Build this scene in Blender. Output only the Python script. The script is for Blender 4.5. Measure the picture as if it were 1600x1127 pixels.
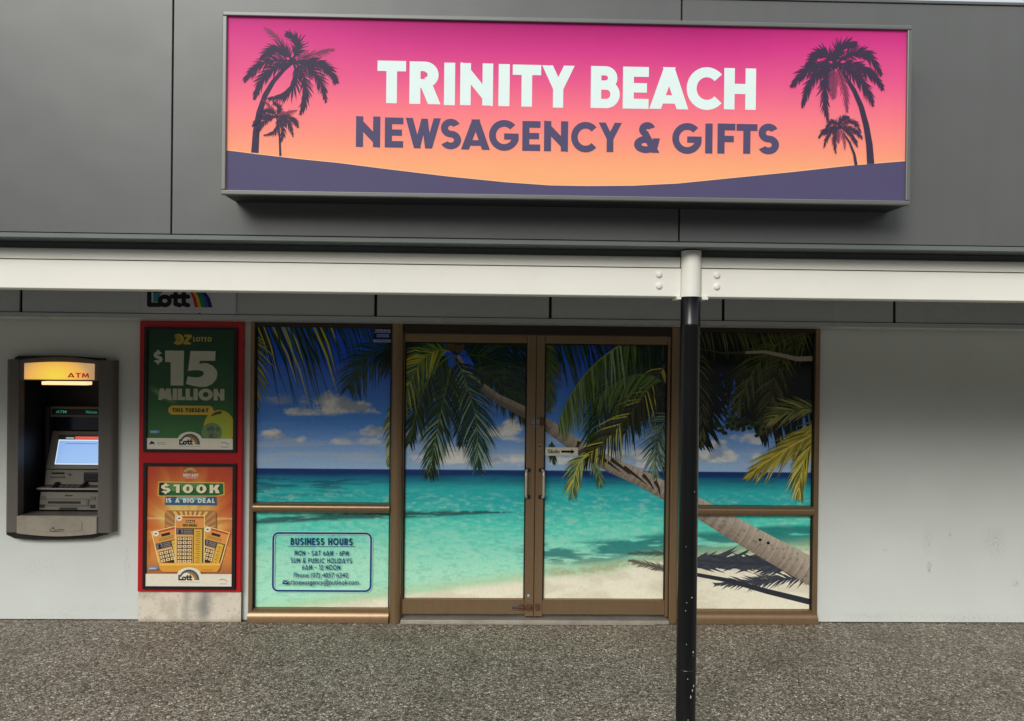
import bpy, bmesh, math, random
import numpy as np
from mathutils import Matrix, Vector

# ------------------------------------------------------------------ camera, sky, sun, exposure
scene = bpy.context.scene
for o in list(bpy.data.objects):
    bpy.data.objects.remove(o, do_unlink=True)
col = scene.collection

cam_d = bpy.data.cameras.new('camera')
cam_d.sensor_width = 36.0
cam_d.lens = 25.99
cam_d.clip_start = 0.05
cam_d.clip_end = 3000.0
cam = bpy.data.objects.new('camera', cam_d)
col.objects.link(cam)
cam.matrix_world = Matrix(((0.99970289, -0.01114527, -0.02167738, 0.0),
                           (-0.02162989, 0.00436479, -0.99975652, -5.5),
                           (0.01123718, 0.99992836, 0.00412242, 1.9688),
                           (0, 0, 0, 1)))
scene.camera = cam

CLOUD = 17.0                                                  # zenith brightness of the cloud, in sky units
SUN_EL, SUN_AZ = math.radians(34.0), math.radians(-24.0)     # azimuth: to the left of straight behind the camera
world = bpy.data.worlds.new('World')
scene.world = world
world.use_nodes = True
wn = world.node_tree
bg = wn.nodes['Background']
sky = wn.nodes.new('ShaderNodeTexSky')
sky.sky_type = 'NISHITA'
sky.sun_disc = False
sky.sun_elevation = SUN_EL
sky.sun_rotation = math.pi - SUN_AZ
sky.air_density = 1.0
sky.dust_density = 3.0
sky.ozone_density = 1.0
# a bright, thinly overcast sky: the blue shows faintly through cloud that brightens towards the zenith, as overcast skies do
tcw = wn.nodes.new('ShaderNodeTexCoord')
sepw = wn.nodes.new('ShaderNodeSeparateXYZ')
wn.links.new(tcw.outputs['Generated'], sepw.inputs[0])
grad = wn.nodes.new('ShaderNodeMapRange')                 # (1 + 2 sin el) / 3
grad.inputs['From Min'].default_value = 0.0
grad.inputs['From Max'].default_value = 1.0
grad.inputs['To Min'].default_value = 0.333
grad.inputs['To Max'].default_value = 1.0
wn.links.new(sepw.outputs['Z'], grad.inputs[0])
cn = wn.nodes.new('ShaderNodeTexNoise')
cn.inputs['Scale'].default_value = 3.0
cn.inputs['Detail'].default_value = 6.0
wn.links.new(tcw.outputs['Generated'], cn.inputs['Vector'])
cv = wn.nodes.new('ShaderNodeMapRange')
cv.inputs['From Min'].default_value = 0.3
cv.inputs['From Max'].default_value = 0.7
cv.inputs['To Min'].default_value = 0.85 * CLOUD
cv.inputs['To Max'].default_value = 1.15 * CLOUD
wn.links.new(cn.outputs[0], cv.inputs[0])
cm = wn.nodes.new('ShaderNodeMath')
cm.operation = 'MULTIPLY'
wn.links.new(grad.outputs[0], cm.inputs[0])
wn.links.new(cv.outputs[0], cm.inputs[1])
cc_ = wn.nodes.new('ShaderNodeVectorMath')
cc_.operation = 'SCALE'
cc_.inputs[0].default_value = (0.93, 0.98, 1.0)
wn.links.new(cm.outputs[0], cc_.inputs['Scale'])
cmix = wn.nodes.new('ShaderNodeMixRGB')
cmix.inputs[0].default_value = 0.75
wn.links.new(sky.outputs[0], cmix.inputs[1])
wn.links.new(cc_.outputs[0], cmix.inputs[2])
wn.links.new(cmix.outputs[0], bg.inputs[0])
bg.inputs[1].default_value = 0.1

sun_d = bpy.data.lights.new('sun', 'SUN')
sun_d.energy = 2.2
sun_d.angle = math.radians(30.0)
sun_d.color = (1.0, 0.985, 0.94)
sun = bpy.data.objects.new('sun', sun_d)
col.objects.link(sun)
# the sun stands behind the camera (towards -Y), a little to its left
sdir = Vector((math.sin(SUN_AZ) * math.cos(SUN_EL), -math.cos(SUN_AZ) * math.cos(SUN_EL), math.sin(SUN_EL)))
sun.rotation_euler = (-sdir).to_track_quat('-Z', 'Y').to_euler()
sun.location = sdir * 30

vs = scene.view_settings
vs.view_transform = 'Standard'
vs.look = 'None'
vs.gamma = 1.0
vs.use_curve_mapping = False
vs.exposure = -0.1

# ------------------------------------------------------------------ helpers
rng = random.Random(7)
nrng = np.random.default_rng(11)


def lin(c):
    c = c / 255.0
    return c / 12.92 if c <= 0.04045 else ((c + 0.055) / 1.055) ** 2.4


def C(r, g, b):
    return (lin(r), lin(g), lin(b))


def mixc(a, b, t):
    return tuple(x + (y - x) * t for x, y in zip(a, b))


def tag(o, label=None, cat=None, group=None, kind=None):
    if label: o['label'] = label
    if cat: o['category'] = cat
    if group: o['group'] = group
    if kind: o['kind'] = kind
    return o


def thing(name, label, cat, loc, group=None):
    o = bpy.data.objects.new(name, None)
    o.empty_display_size = 0.1
    o.location = loc
    col.objects.link(o)
    return tag(o, label, cat, group)


def link(name, me, mat, parent=None, smooth=False):
    o = bpy.data.objects.new(name, me)
    if mat is not None: me.materials.append(mat)
    col.objects.link(o)
    if parent is not None:
        o.parent = parent
        if parent.type == 'EMPTY':
            o.location = -parent.location
    if smooth:
        for p in me.polygons: p.use_smooth = True
    return o


def from_bm(name, bm, mat, parent=None, smooth=False):
    bmesh.ops.recalc_face_normals(bm, faces=bm.faces[:])
    me = bpy.data.meshes.new(name)
    bm.to_mesh(me)
    bm.free()
    return link(name, me, mat, parent, smooth)


def bm_box(bm, x0, x1, y0, y1, z0, z1, bevel=0.0, seg=1):
    r = bmesh.ops.create_cube(bm, size=1.0)
    vs_ = r['verts']
    for v in vs_:
        v.co = Vector((x0 if v.co.x < 0 else x1, y0 if v.co.y < 0 else y1, z0 if v.co.z < 0 else z1))
    if bevel:
        es = list({e for v in vs_ for e in v.link_edges})
        bmesh.ops.bevel(bm, geom=es, offset=bevel, segments=seg, profile=0.5, affect='EDGES')


def box(name, x0, x1, y0, y1, z0, z1, mat, parent=None, bevel=0.002, seg=1):
    bm = bmesh.new()
    bm_box(bm, x0, x1, y0, y1, z0, z1, bevel, seg)
    return from_bm(name, bm, mat, parent)


def prism(name, pts, y0, y1, mat, parent=None, bevel=0.0):
    """outline in (x, z), extruded from y0 (front) to y1"""
    bm = bmesh.new()
    a = [bm.verts.new((x, y0, z)) for x, z in pts]
    b = [bm.verts.new((x, y1, z)) for x, z in pts]
    bm.faces.new(a)
    bm.faces.new(b[::-1])
    n = len(pts)
    for i in range(n):
        bm.faces.new((a[i], b[i], b[(i + 1) % n], a[(i + 1) % n]))
    if bevel:
        es = [e for e in bm.edges if all(abs(v.co.y - y0) < 1e-6 for v in e.verts)]
        bmesh.ops.bevel(bm, geom=es, offset=bevel, segments=1, affect='EDGES')
    return from_bm(name, bm, mat, parent)


def profile_x(name, prof, x0, x1, mat, parent=None, smooth=False):
    """section in (y, z), swept along X"""
    bm = bmesh.new()
    a = [bm.verts.new((x0, y, z)) for y, z in prof]
    b = [bm.verts.new((x1, y, z)) for y, z in prof]
    bm.faces.new(a)
    bm.faces.new(b[::-1])
    n = len(prof)
    for i in range(n):
        bm.faces.new((a[i], b[i], b[(i + 1) % n], a[(i + 1) % n]))
    o = from_bm(name, bm, mat, parent, True)
    o.data.set_sharp_from_angle(angle=math.radians(44))
    return o


def profile_z(name, prof, z0, z1, mat, parent=None):
    """section in (x, y), swept up Z"""
    bm = bmesh.new()
    a = [bm.verts.new((x, y, z0)) for x, y in prof]
    b = [bm.verts.new((x, y, z1)) for x, y in prof]
    bm.faces.new(a)
    bm.faces.new(b[::-1])
    n = len(prof)
    for i in range(n):
        bm.faces.new((a[i], b[i], b[(i + 1) % n], a[(i + 1) % n]))
    o = from_bm(name, bm, mat, parent, True)
    o.data.set_sharp_from_angle(angle=math.radians(44))
    return o


def lathe(name, cx, cy, rz, seg, mat, parent=None):
    bm = bmesh.new()
    rings = []
    for r, z in rz:
        rings.append([bm.verts.new((cx + r * math.cos(2 * math.pi * k / seg), cy + r * math.sin(2 * math.pi * k / seg), z)) for k in range(seg)])
    for a, b in zip(rings, rings[1:]):
        for k in range(seg):
            bm.faces.new((a[k], a[(k + 1) % seg], b[(k + 1) % seg], b[k]))
    bm.faces.new(rings[0])
    bm.faces.new(rings[-1])
    o = from_bm(name, bm, mat, parent)
    for p in o.data.polygons:
        p.use_smooth = True
    o.data.set_sharp_from_angle(angle=math.radians(28))
    return o


def dome(name, x, y, z, r, h, mat, parent=None, seg=16):
    """a round bolt head facing -Y"""
    bm = bmesh.new()
    prof = [(r, 0), (r, h * 0.35), (r * 0.86, h * 0.72), (r * 0.55, h * 0.94), (r * 0.2, h)]
    rings = [[bm.verts.new((x + a * math.cos(2 * math.pi * k / seg), y - t, z + a * math.sin(2 * math.pi * k / seg))) for k in range(seg)] for a, t in prof]
    for a, b in zip(rings, rings[1:]):
        for k in range(seg):
            bm.faces.new((a[k], a[(k + 1) % seg], b[(k + 1) % seg], b[k]))
    bm.faces.new(rings[-1])
    bm.faces.new(rings[0])
    return from_bm(name, bm, mat, parent, True)


def tube(name, pts, r, mat, parent=None, seg=10):
    bm = bmesh.new()
    rings = []
    n = len(pts)
    for i, p in enumerate(pts):
        p = Vector(p)
        t = (Vector(pts[min(i + 1, n - 1)]) - Vector(pts[max(i - 1, 0)])).normalized()
        a = t.orthogonal().normalized() if i == 0 else (prev_a - t * prev_a.dot(t)).normalized()
        prev_a = a
        b = t.cross(a)
        rings.append([bm.verts.new(p + (a * math.cos(2 * math.pi * k / seg) + b * math.sin(2 * math.pi * k / seg)) * r) for k in range(seg)])
    for a, b in zip(rings, rings[1:]):
        for k in range(seg):
            bm.faces.new((a[k], a[(k + 1) % seg], b[(k + 1) % seg], b[k]))
    bm.faces.new(rings[0])
    bm.faces.new(rings[-1])
    return from_bm(name, bm, mat, parent, True)


# ------------------------------------------------------------------ materials
def new_mat(name):
    m = bpy.data.materials.new(name)
    m.use_nodes = True
    return m, m.node_tree, m.node_tree.nodes['Principled BSDF']


def nd(nt, t, **kw):
    n = nt.nodes.new(t)
    for k, v in kw.items():
        if k in ('op', 'operation'): n.operation = v
        elif hasattr(n, k): setattr(n, k, v)
        else: n.inputs[k].default_value = v
    return n


def ramp(nt, src, stops):
    r = nt.nodes.new('ShaderNodeValToRGB')
    e = r.color_ramp.elements
    while len(e) < len(stops): e.new(0.5)
    for i, (p, c) in enumerate(stops):
        e[i].position = p
        e[i].color = (*c, 1)
    nt.links.new(src, r.inputs[0])
    return r


def paint(name, c, rough=0.5, metal=0.0, var=0.08, scale=3.0, bump=0.0, bscale=200.0, dirt=0.0, spec=0.5, coat=0.0):
    """painted or coated surface with a little tone variation, dirt and fine relief"""
    m, nt, b = new_mat(name)
    tc = nd(nt, 'ShaderNodeTexCoord')
    n1 = nd(nt, 'ShaderNodeTexNoise', Scale=scale, Detail=6.0, Roughness=0.6)
    nt.links.new(tc.outputs['Object'], n1.inputs['Vector'])
    r = ramp(nt, n1.outputs[0], [(0.3, tuple(x * (1 - var) for x in c)), (0.7, tuple(min(1, x * (1 + var)) for x in c))])
    out = r.outputs[0]
    if dirt:
        n2 = nd(nt, 'ShaderNodeTexNoise', Scale=scale * 6, Detail=8.0, Roughness=0.7)
        nt.links.new(tc.outputs['Object'], n2.inputs['Vector'])
        r2 = ramp(nt, n2.outputs[0], [(0.52, (0, 0, 0)), (0.78, (1, 1, 1))])
        mul = nd(nt, 'ShaderNodeMath', operation='MULTIPLY')
        mul.inputs[1].default_value = dirt
        nt.links.new(r2.outputs[0], mul.inputs[0])
        mx = nd(nt, 'ShaderNodeMixRGB')
        mx.inputs[2].default_value = (c[0] * 0.45, c[1] * 0.42, c[2] * 0.37, 1)
        nt.links.new(mul.outputs[0], mx.inputs[0])
        nt.links.new(out, mx.inputs[1])
        out = mx.outputs[0]
    nt.links.new(out, b.inputs['Base Color'])
    rr = nd(nt, 'ShaderNodeMapRange')
    rr.inputs['To Min'].default_value = max(0.02, rough - 0.06)
    rr.inputs['To Max'].default_value = min(1, rough + 0.06)
    nt.links.new(n1.outputs[0], rr.inputs[0])
    nt.links.new(rr.outputs[0], b.inputs['Roughness'])
    b.inputs['Metallic'].default_value = metal
    b.inputs['Specular IOR Level'].default_value = spec
    b.inputs['Coat Weight'].default_value = coat
    if bump:
        n3 = nd(nt, 'ShaderNodeTexNoise', Scale=bscale, Detail=3.0)
        nt.links.new(tc.outputs['Object'], n3.inputs['Vector'])
        bp = nd(nt, 'ShaderNodeBump', Strength=bump, Distance=0.002)
        nt.links.new(n3.outputs[0], bp.inputs['Height'])
        nt.links.new(bp.outputs[0], b.inputs['Normal'])
    return m


def cladding(name, c):
    m = paint(name, c, 0.36, var=0.05, scale=0.9, dirt=0.05)
    nt = m.node_tree
    b = nt.nodes['Principled BSDF']
    g = nd(nt, 'ShaderNodeNewGeometry')
    n1 = nd(nt, 'ShaderNodeTexNoise', Scale=1.6, Detail=2.0)
    nt.links.new(g.outputs['Position'], n1.inputs['Vector'])
    n2 = nd(nt, 'ShaderNodeTexNoise', Scale=450.0, Detail=2.0)
    nt.links.new(g.outputs['Position'], n2.inputs['Vector'])
    b1 = nd(nt, 'ShaderNodeBump', Strength=0.25, Distance=0.03)
    nt.links.new(n1.outputs[0], b1.inputs['Height'])
    b2 = nd(nt, 'ShaderNodeBump', Strength=0.06, Distance=0.001)
    nt.links.new(n2.outputs[0], b2.inputs['Height'])
    nt.links.new(b1.outputs[0], b2.inputs['Normal'])
    nt.links.new(b2.outputs[0], b.inputs['Normal'])
    mp = nd(nt, 'ShaderNodeMapping')
    mp.inputs['Scale'].default_value = (16, 16, 0.5)
    nt.links.new(g.outputs['Position'], mp.inputs[0])
    n3 = nd(nt, 'ShaderNodeTexNoise', Scale=1.0, Detail=5.0)
    nt.links.new(mp.outputs[0], n3.inputs['Vector'])
    r = ramp(nt, n3.outputs[0], [(0.45, (1, 1, 1)), (0.8, (0.955, 0.95, 0.945))])
    src = b.inputs['Base Color'].links[0].from_socket
    mx = nd(nt, 'ShaderNodeMixRGB', blend_type='MULTIPLY')
    mx.inputs[0].default_value = 1.0
    nt.links.new(src, mx.inputs[1])
    nt.links.new(r.outputs[0], mx.inputs[2])
    nt.links.new(mx.outputs[0], b.inputs['Base Color'])
    return m


def print_mat(name, rough=0.45, coat=0.0, detail=0.1, spec=0.4, emit=0.0, dscale=60.0):
    """printed vinyl or paper: the ink is a colour attribute, broken up by a fine noise"""
    m, nt, b = new_mat(name)
    at = nd(nt, 'ShaderNodeAttribute', attribute_name='ink')
    tc = nd(nt, 'ShaderNodeTexCoord')
    n1 = nd(nt, 'ShaderNodeTexNoise', Scale=dscale, Detail=4.0, Roughness=0.6)
    nt.links.new(tc.outputs['Object'], n1.inputs['Vector'])
    mr = nd(nt, 'ShaderNodeMapRange')
    mr.inputs['From Min'].default_value = 0.3
    mr.inputs['From Max'].default_value = 0.7
    mr.inputs['To Min'].default_value = 1 - detail
    mr.inputs['To Max'].default_value = 1 + detail
    nt.links.new(n1.outputs[0], mr.inputs[0])
    mx = nd(nt, 'ShaderNodeMixRGB', blend_type='MULTIPLY')
    mx.inputs[0].default_value = 1.0
    nt.links.new(at.outputs['Color'], mx.inputs[1])
    nt.links.new(mr.outputs[0], mx.inputs[2])
    nt.links.new(mx.outputs[0], b.inputs['Base Color'])
    b.inputs['Roughness'].default_value = rough
    b.inputs['Specular IOR Level'].default_value = spec
    b.inputs['Coat Weight'].default_value = coat
    b.inputs['Coat Roughness'].default_value = 0.04
    if emit:
        nt.links.new(mx.outputs[0], b.inputs['Emission Color'])
        b.inputs['Emission Strength'].default_value = emit
    return m


def glow(name, c, strength, base=(0.5, 0.5, 0.5)):
    m, nt, b = new_mat(name)
    b.inputs['Base Color'].default_value = (*base, 1)
    b.inputs['Emission Color'].default_value = (*c, 1)
    b.inputs['Emission Strength'].default_value = strength
    b.inputs['Roughness'].default_value = 0.3
    return m


def bronze_mat(name, c, wear=0.09):
    m, nt, b = new_mat(name)
    tc = nd(nt, 'ShaderNodeTexCoord')
    mp = nd(nt, 'ShaderNodeMapping')
    mp.inputs['Scale'].default_value = (6, 6, 1.2)
    nt.links.new(tc.outputs['Object'], mp.inputs[0])
    n1 = nd(nt, 'ShaderNodeTexNoise', Scale=4.0, Detail=7.0, Roughness=0.65)
    nt.links.new(mp.outputs[0], n1.inputs['Vector'])
    r = ramp(nt, n1.outputs[0], [(0.25, tuple(x * (1 - wear) for x in c)), (0.75, tuple(x * (1 + wear) for x in c))])
    nt.links.new(r.outputs[0], b.inputs['Base Color'])
    b.inputs['Metallic'].default_value = 0.55
    b.inputs['Roughness'].default_value = 0.33
    return m


M_fascia = cladding('fascia_grey_coating', C(102, 103, 102))
M_trim = paint('trim_grey_coating', C(112, 118, 116), 0.4, var=0.05)
M_beam = paint('cream_white_beam_paint', C(246, 243, 232), 0.45, var=0.03, scale=1.5, dirt=0.06, bump=0.05, bscale=40)
M_dark = paint('dark_shadow_gap', C(22, 22, 22), 0.8)
M_soffit = paint('soffit_grey_paint', C(62, 62, 60), 0.7, var=0.05)
M_bulk = paint('bulkhead_grey_coating', C(204, 208, 206), 0.28, var=0.05, scale=0.7)
M_black_gloss = paint('black_pipe_enamel', C(14, 15, 16), 0.25, var=0.2, dirt=0.25, bump=0.05, bscale=60, scale=8)
M_bronze = bronze_mat('bronze_anodised_aluminium', C(144, 118, 89))
M_bronze_d = bronze_mat('dark_bronze_gasket_channel', C(58, 47, 38))
M_gasket = paint('black_rubber_gasket', C(18, 17, 16), 0.7)
M_red = paint('red_display_laminate', C(190, 14, 25), 0.35, var=0.04, dirt=0.04)
M_blackframe = paint('black_poster_frame', C(9, 8, 8), 0.45)
M_signframe = paint('silver_grey_sign_frame', C(116, 118, 115), 0.38, metal=0.3, var=0.05)
M_signcase = paint('sign_cabinet_dark', C(52, 54, 56), 0.5)
M_atm = paint('atm_grey_plastic', C(100, 95, 88), 0.45, var=0.05, bump=0.1, bscale=400)
M_atm_d = paint('atm_dark_recess', C(22, 22, 24), 0.5)
M_atm_l = paint('atm_light_grey_panel', C(122, 116, 105), 0.42, var=0.06, dirt=0.15, scale=6)
M_atm_tray = paint('atm_worn_tray_lip', C(156, 147, 132), 0.45, var=0.12, dirt=0.5, scale=7)
M_black = paint('black_plastic', C(16, 16, 17), 0.45)
M_metal = paint('dull_steel', C(150, 146, 140), 0.35, metal=0.8, dirt=0.2)
M_handle = paint('satin_chrome_handle', C(206, 198, 182), 0.3, metal=0.35)
M_rust = paint('rusty_latch_steel', C(96, 62, 46), 0.7, metal=0.2, var=0.3, scale=40, dirt=0.5)
M_track = paint('worn_aluminium_track', C(186, 178, 166), 0.4, metal=0.5, var=0.15, dirt=0.5, scale=8)
M_vinyl = print_mat('window_vinyl_print_under_glass', rough=0.4, coat=0.5, detail=0.06, spec=0.1)
M_paper = print_mat('poster_print', rough=0.45, coat=0.15, detail=0.04)
M_board = print_mat('printed_sign_board', rough=0.5, detail=0.03)
M_face = print_mat('backlit_sign_face', rough=0.5, detail=0.02, dscale=8.0, spec=0.15, emit=0.12)


def wall_mat():
    m, nt, b = new_mat('painted_render_wall')
    g = nd(nt, 'ShaderNodeNewGeometry')
    n1 = nd(nt, 'ShaderNodeTexNoise', Scale=1.1, Detail=6.0, Roughness=0.6)
    nt.links.new(g.outputs['Position'], n1.inputs['Vector'])
    base = ramp(nt, n1.outputs[0], [(0.3, C(213, 217, 211)), (0.7, C(222, 226, 221))])
    out = base.outputs[0]
    # scuffs: small smudges of rubber and dirt where people lean and kick
    n2 = nd(nt, 'ShaderNodeTexNoise', Scale=55.0, Detail=5.0, Roughness=0.7)
    nt.links.new(g.outputs['Position'], n2.inputs['Vector'])
    for (x, z, sx, sz, amt) in [(3.285, 0.42, 0.022, 0.06, 0.9), (3.44, 0.68, 0.016, 0.05, 0.55), (3.27, 0.62, 0.05, 0.14, 0.25),
                                (3.78, 0.62, 0.12, 0.16, 0.3), (-3.35, 0.38, 0.3, 0.12, 0.1), (-3.0, 0.08, 0.5, 0.06, 0.12), (3.3, 0.05, 0.9, 0.04, 0.18),
                                (3.95, 0.3, 0.05, 0.03, 0.5), (2.8, 0.05, 0.25, 0.04, 0.15), (3.62, 0.03, 0.4, 0.03, 0.25), (-3.3, 0.03, 0.4, 0.025, 0.2), (2.95, 0.55, 0.03, 0.012, 0.5), (-2.7, 0.4, 0.03, 0.2, 0.25)]:
        sub = nd(nt, 'ShaderNodeVectorMath', operation='SUBTRACT')
        sub.inputs[1].default_value = (x, 0, z)
        nt.links.new(g.outputs['Position'], sub.inputs[0])
        dv = nd(nt, 'ShaderNodeVectorMath', operation='MULTIPLY')
        dv.inputs[1].default_value = (1 / sx, 0, 1 / sz)
        nt.links.new(sub.outputs[0], dv.inputs[0])
        ln = nd(nt, 'ShaderNodeVectorMath', operation='LENGTH')
        nt.links.new(dv.outputs[0], ln.inputs[0])
        mr = nd(nt, 'ShaderNodeMapRange')
        mr.inputs['From Min'].default_value = 1.0
        mr.inputs['From Max'].default_value = 0.2
        mr.inputs['To Max'].default_value = amt
        nt.links.new(ln.outputs['Value'], mr.inputs[0])
        mu = nd(nt, 'ShaderNodeMath', operation='MULTIPLY')
        th = nd(nt, 'ShaderNodeMapRange')
        th.inputs['From Min'].default_value = 0.46
        th.inputs['From Max'].default_value = 0.6
        nt.links.new(n2.outputs[0], th.inputs[0])
        nt.links.new(mr.outputs[0], mu.inputs[0])
        nt.links.new(th.outputs[0], mu.inputs[1])
        mx = nd(nt, 'ShaderNodeMixRGB')
        mx.inputs[2].default_value = (*C(136, 130, 120), 1)
        nt.links.new(mu.outputs[0], mx.inputs[0])
        nt.links.new(out, mx.inputs[1])
        out = mx.outputs[0]
    nt.links.new(out, b.inputs['Base Color'])
    b.inputs['Roughness'].default_value = 0.55
    n3 = nd(nt, 'ShaderNodeTexNoise', Scale=90.0, Detail=4.0)
    nt.links.new(g.outputs['Position'], n3.inputs['Vector'])
    n4 = nd(nt, 'ShaderNodeTexNoise', Scale=3.0, Detail=2.0)
    nt.links.new(g.outputs['Position'], n4.inputs['Vector'])
    b1 = nd(nt, 'ShaderNodeBump', Strength=0.12, Distance=0.002)
    nt.links.new(n3.outputs[0], b1.inputs['Height'])
    b2 = nd(nt, 'ShaderNodeBump', Strength=0.15, Distance=0.02)
    nt.links.new(n4.outputs[0], b2.inputs['Height'])
    nt.links.new(b1.outputs[0], b2.inputs['Normal'])
    nt.links.new(b2.outputs[0], b.inputs['Normal'])
    return m


def pebble_mat():
    m, nt, b = new_mat('exposed_aggregate_concrete')
    g = nd(nt, 'ShaderNodeNewGeometry')
    warp = nd(nt, 'ShaderNodeTexNoise', Scale=60.0, Detail=2.0)
    nt.links.new(g.outputs['Position'], warp.inputs['Vector'])
    wadd = nd(nt, 'ShaderNodeVectorMath', operation='MULTIPLY_ADD')
    wadd.inputs[1].default_value = (0.008, 0.008, 0.0)
    nt.links.new(warp.outputs[1], wadd.inputs[0])
    nt.links.new(g.outputs['Position'], wadd.inputs[2])
    v1 = nd(nt, 'ShaderNodeTexVoronoi', Scale=74.0)
    v2 = nd(nt, 'ShaderNodeTexVoronoi', Scale=74.0, feature='DISTANCE_TO_EDGE')
    for v in (v1, v2): nt.links.new(wadd.outputs[0], v.inputs['Vector'])
    sep = nd(nt, 'ShaderNodeSeparateColor')
    nt.links.new(v1.outputs['Color'], sep.inputs[0])
    r1 = ramp(nt, sep.outputs[0], [(0.0, C(70, 61, 51)), (0.18, C(120, 108, 94)), (0.42, C(154, 143, 128)), (0.7, C(174, 165, 151)), (0.9, C(194, 186, 173)), (0.97, C(222, 216, 205))])
    r2 = ramp(nt, v2.outputs['Distance'], [(0.02, (0, 0, 0)), (0.16, (1, 1, 1))])
    mx = nd(nt, 'ShaderNodeMixRGB')
    mx.inputs[1].default_value = (*C(84, 75, 64), 1)
    nt.links.new(r2.outputs[0], mx.inputs[0])
    nt.links.new(r1.outputs[0], mx.inputs[2])
    n1 = nd(nt, 'ShaderNodeTexNoise', Scale=1.7, Detail=8.0, Roughness=0.62)
    nt.links.new(g.outputs['Position'], n1.inputs['Vector'])
    r3 = ramp(nt, n1.outputs[0], [(0.25, (0.62, 0.60, 0.57)), (0.42, (0.9, 0.89, 0.87)), (0.7, (1.15, 1.14, 1.12))])
    mu = nd(nt, 'ShaderNodeMixRGB', blend_type='MULTIPLY')
    mu.inputs[0].default_value = 1.0
    nt.links.new(mx.outputs[0], mu.inputs[1])
    nt.links.new(r3.outputs[0], mu.inputs[2])
    nt.links.new(mu.outputs[0], b.inputs['Base Color'])
    b.inputs['Roughness'].default_value = 0.6
    h = nd(nt, 'ShaderNodeMapRange')
    h.inputs['From Max'].default_value = 0.3
    nt.links.new(v2.outputs['Distance'], h.inputs[0])
    add = nd(nt, 'ShaderNodeMath', operation='MULTIPLY_ADD')
    add.inputs[1].default_value = 0.6
    nt.links.new(sep.outputs[1], add.inputs[0])
    nt.links.new(h.outputs[0], add.inputs[2])
    bp = nd(nt, 'ShaderNodeBump', Strength=0.45, Distance=0.005)
    nt.links.new(add.outputs[0], bp.inputs['Height'])
    nt.links.new(bp.outputs[0], b.inputs['Normal'])
    return m


M_wall = wall_mat()
M_ground = pebble_mat()


# ------------------------------------------------------------------ flat print: colour sheets and cut shapes
def fbm(x, y, octaves=5, seed=0, gain=0.5):
    r = np.random.default_rng(seed)
    tab = r.random((256, 256))
    out = np.zeros_like(x)
    amp, tot = 1.0, 0.0
    for o in range(octaves):
        xi = np.floor(x).astype(int)
        yi = np.floor(y).astype(int)
        fx = x - xi
        fy = y - yi
        fx = fx * fx * (3 - 2 * fx)
        fy = fy * fy * (3 - 2 * fy)
        g = lambda a, b: tab[(a + 17 * o) % 256, (b + 31 * o) % 256]
        v = (g(xi, yi) * (1 - fx) + g(xi + 1, yi) * fx) * (1 - fy) + (g(xi, yi + 1) * (1 - fx) + g(xi + 1, yi + 1) * fx) * fy
        out += amp * v
        tot += amp
        amp *= gain
        x = x * 2.03 + 5.2
        y = y * 2.03 + 9.7
    return out / tot


def sstep(a, b, x):
    t = np.clip((x - a) / (b - a), 0, 1)
    return t * t * (3 - 2 * t)


def lerp(a, b, t):
    return a + (b - a) * t[..., None]


def sheet(name, x0, x1, z0, z1, y, step, fn, mat, parent):
    """a rectangular printed sheet: a fine grid whose points carry the ink colour fn(X, Z)"""
    nx = max(2, int(round((x1 - x0) / step)) + 1)
    nz = max(2, int(round((z1 - z0) / step)) + 1)
    X, Z = np.meshgrid(np.linspace(x0, x1, nx), np.linspace(z0, z1, nz))
    rgb = np.clip(fn(X, Z), 0, 1)
    co = np.stack([X, np.full_like(X, y), Z], -1).reshape(-1, 3)
    i = np.arange(nx * nz).reshape(nz, nx)
    f = np.stack([i[:-1, :-1], i[:-1, 1:], i[1:, 1:], i[1:, :-1]], -1).reshape(-1, 4)
    me = bpy.data.meshes.new(name)
    me.vertices.add(len(co))
    me.vertices.foreach_set('co', co.ravel().astype(np.float32))
    me.loops.add(f.size)
    me.loops.foreach_set('vertex_index', f.ravel().astype(np.int32))
    me.polygons.add(len(f))
    me.polygons.foreach_set('loop_start', (np.arange(len(f)) * 4).astype(np.int32))
    me.update(calc_edges=True)
    at = me.attributes.new('ink', 'FLOAT_COLOR', 'POINT')
    at.data.foreach_set('color', np.concatenate([rgb.reshape(-1, 3), np.ones((nx * nz, 1))], 1).ravel().astype(np.float32))
    return link(name, me, mat, parent)


def clip_poly(pts, x0, x1, z0, z1):
    for ax, lim, sgn in ((0, x0, 1), (0, x1, -1), (1, z0, 1), (1, z1, -1)):
        out = []
        n = len(pts)
        for i in range(n):
            a, b = pts[i], pts[(i + 1) % n]
            ia, ib = sgn * (a[ax] - lim) >= 0, sgn * (b[ax] - lim) >= 0
            if ia: out.append(a)
            if ia != ib:
                t = (lim - a[ax]) / (b[ax] - a[ax])
                out.append((a[0] + (b[0] - a[0]) * t, a[1] + (b[1] - a[1]) * t))
        pts = out
        if len(pts) < 3: return []
    return pts


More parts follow.
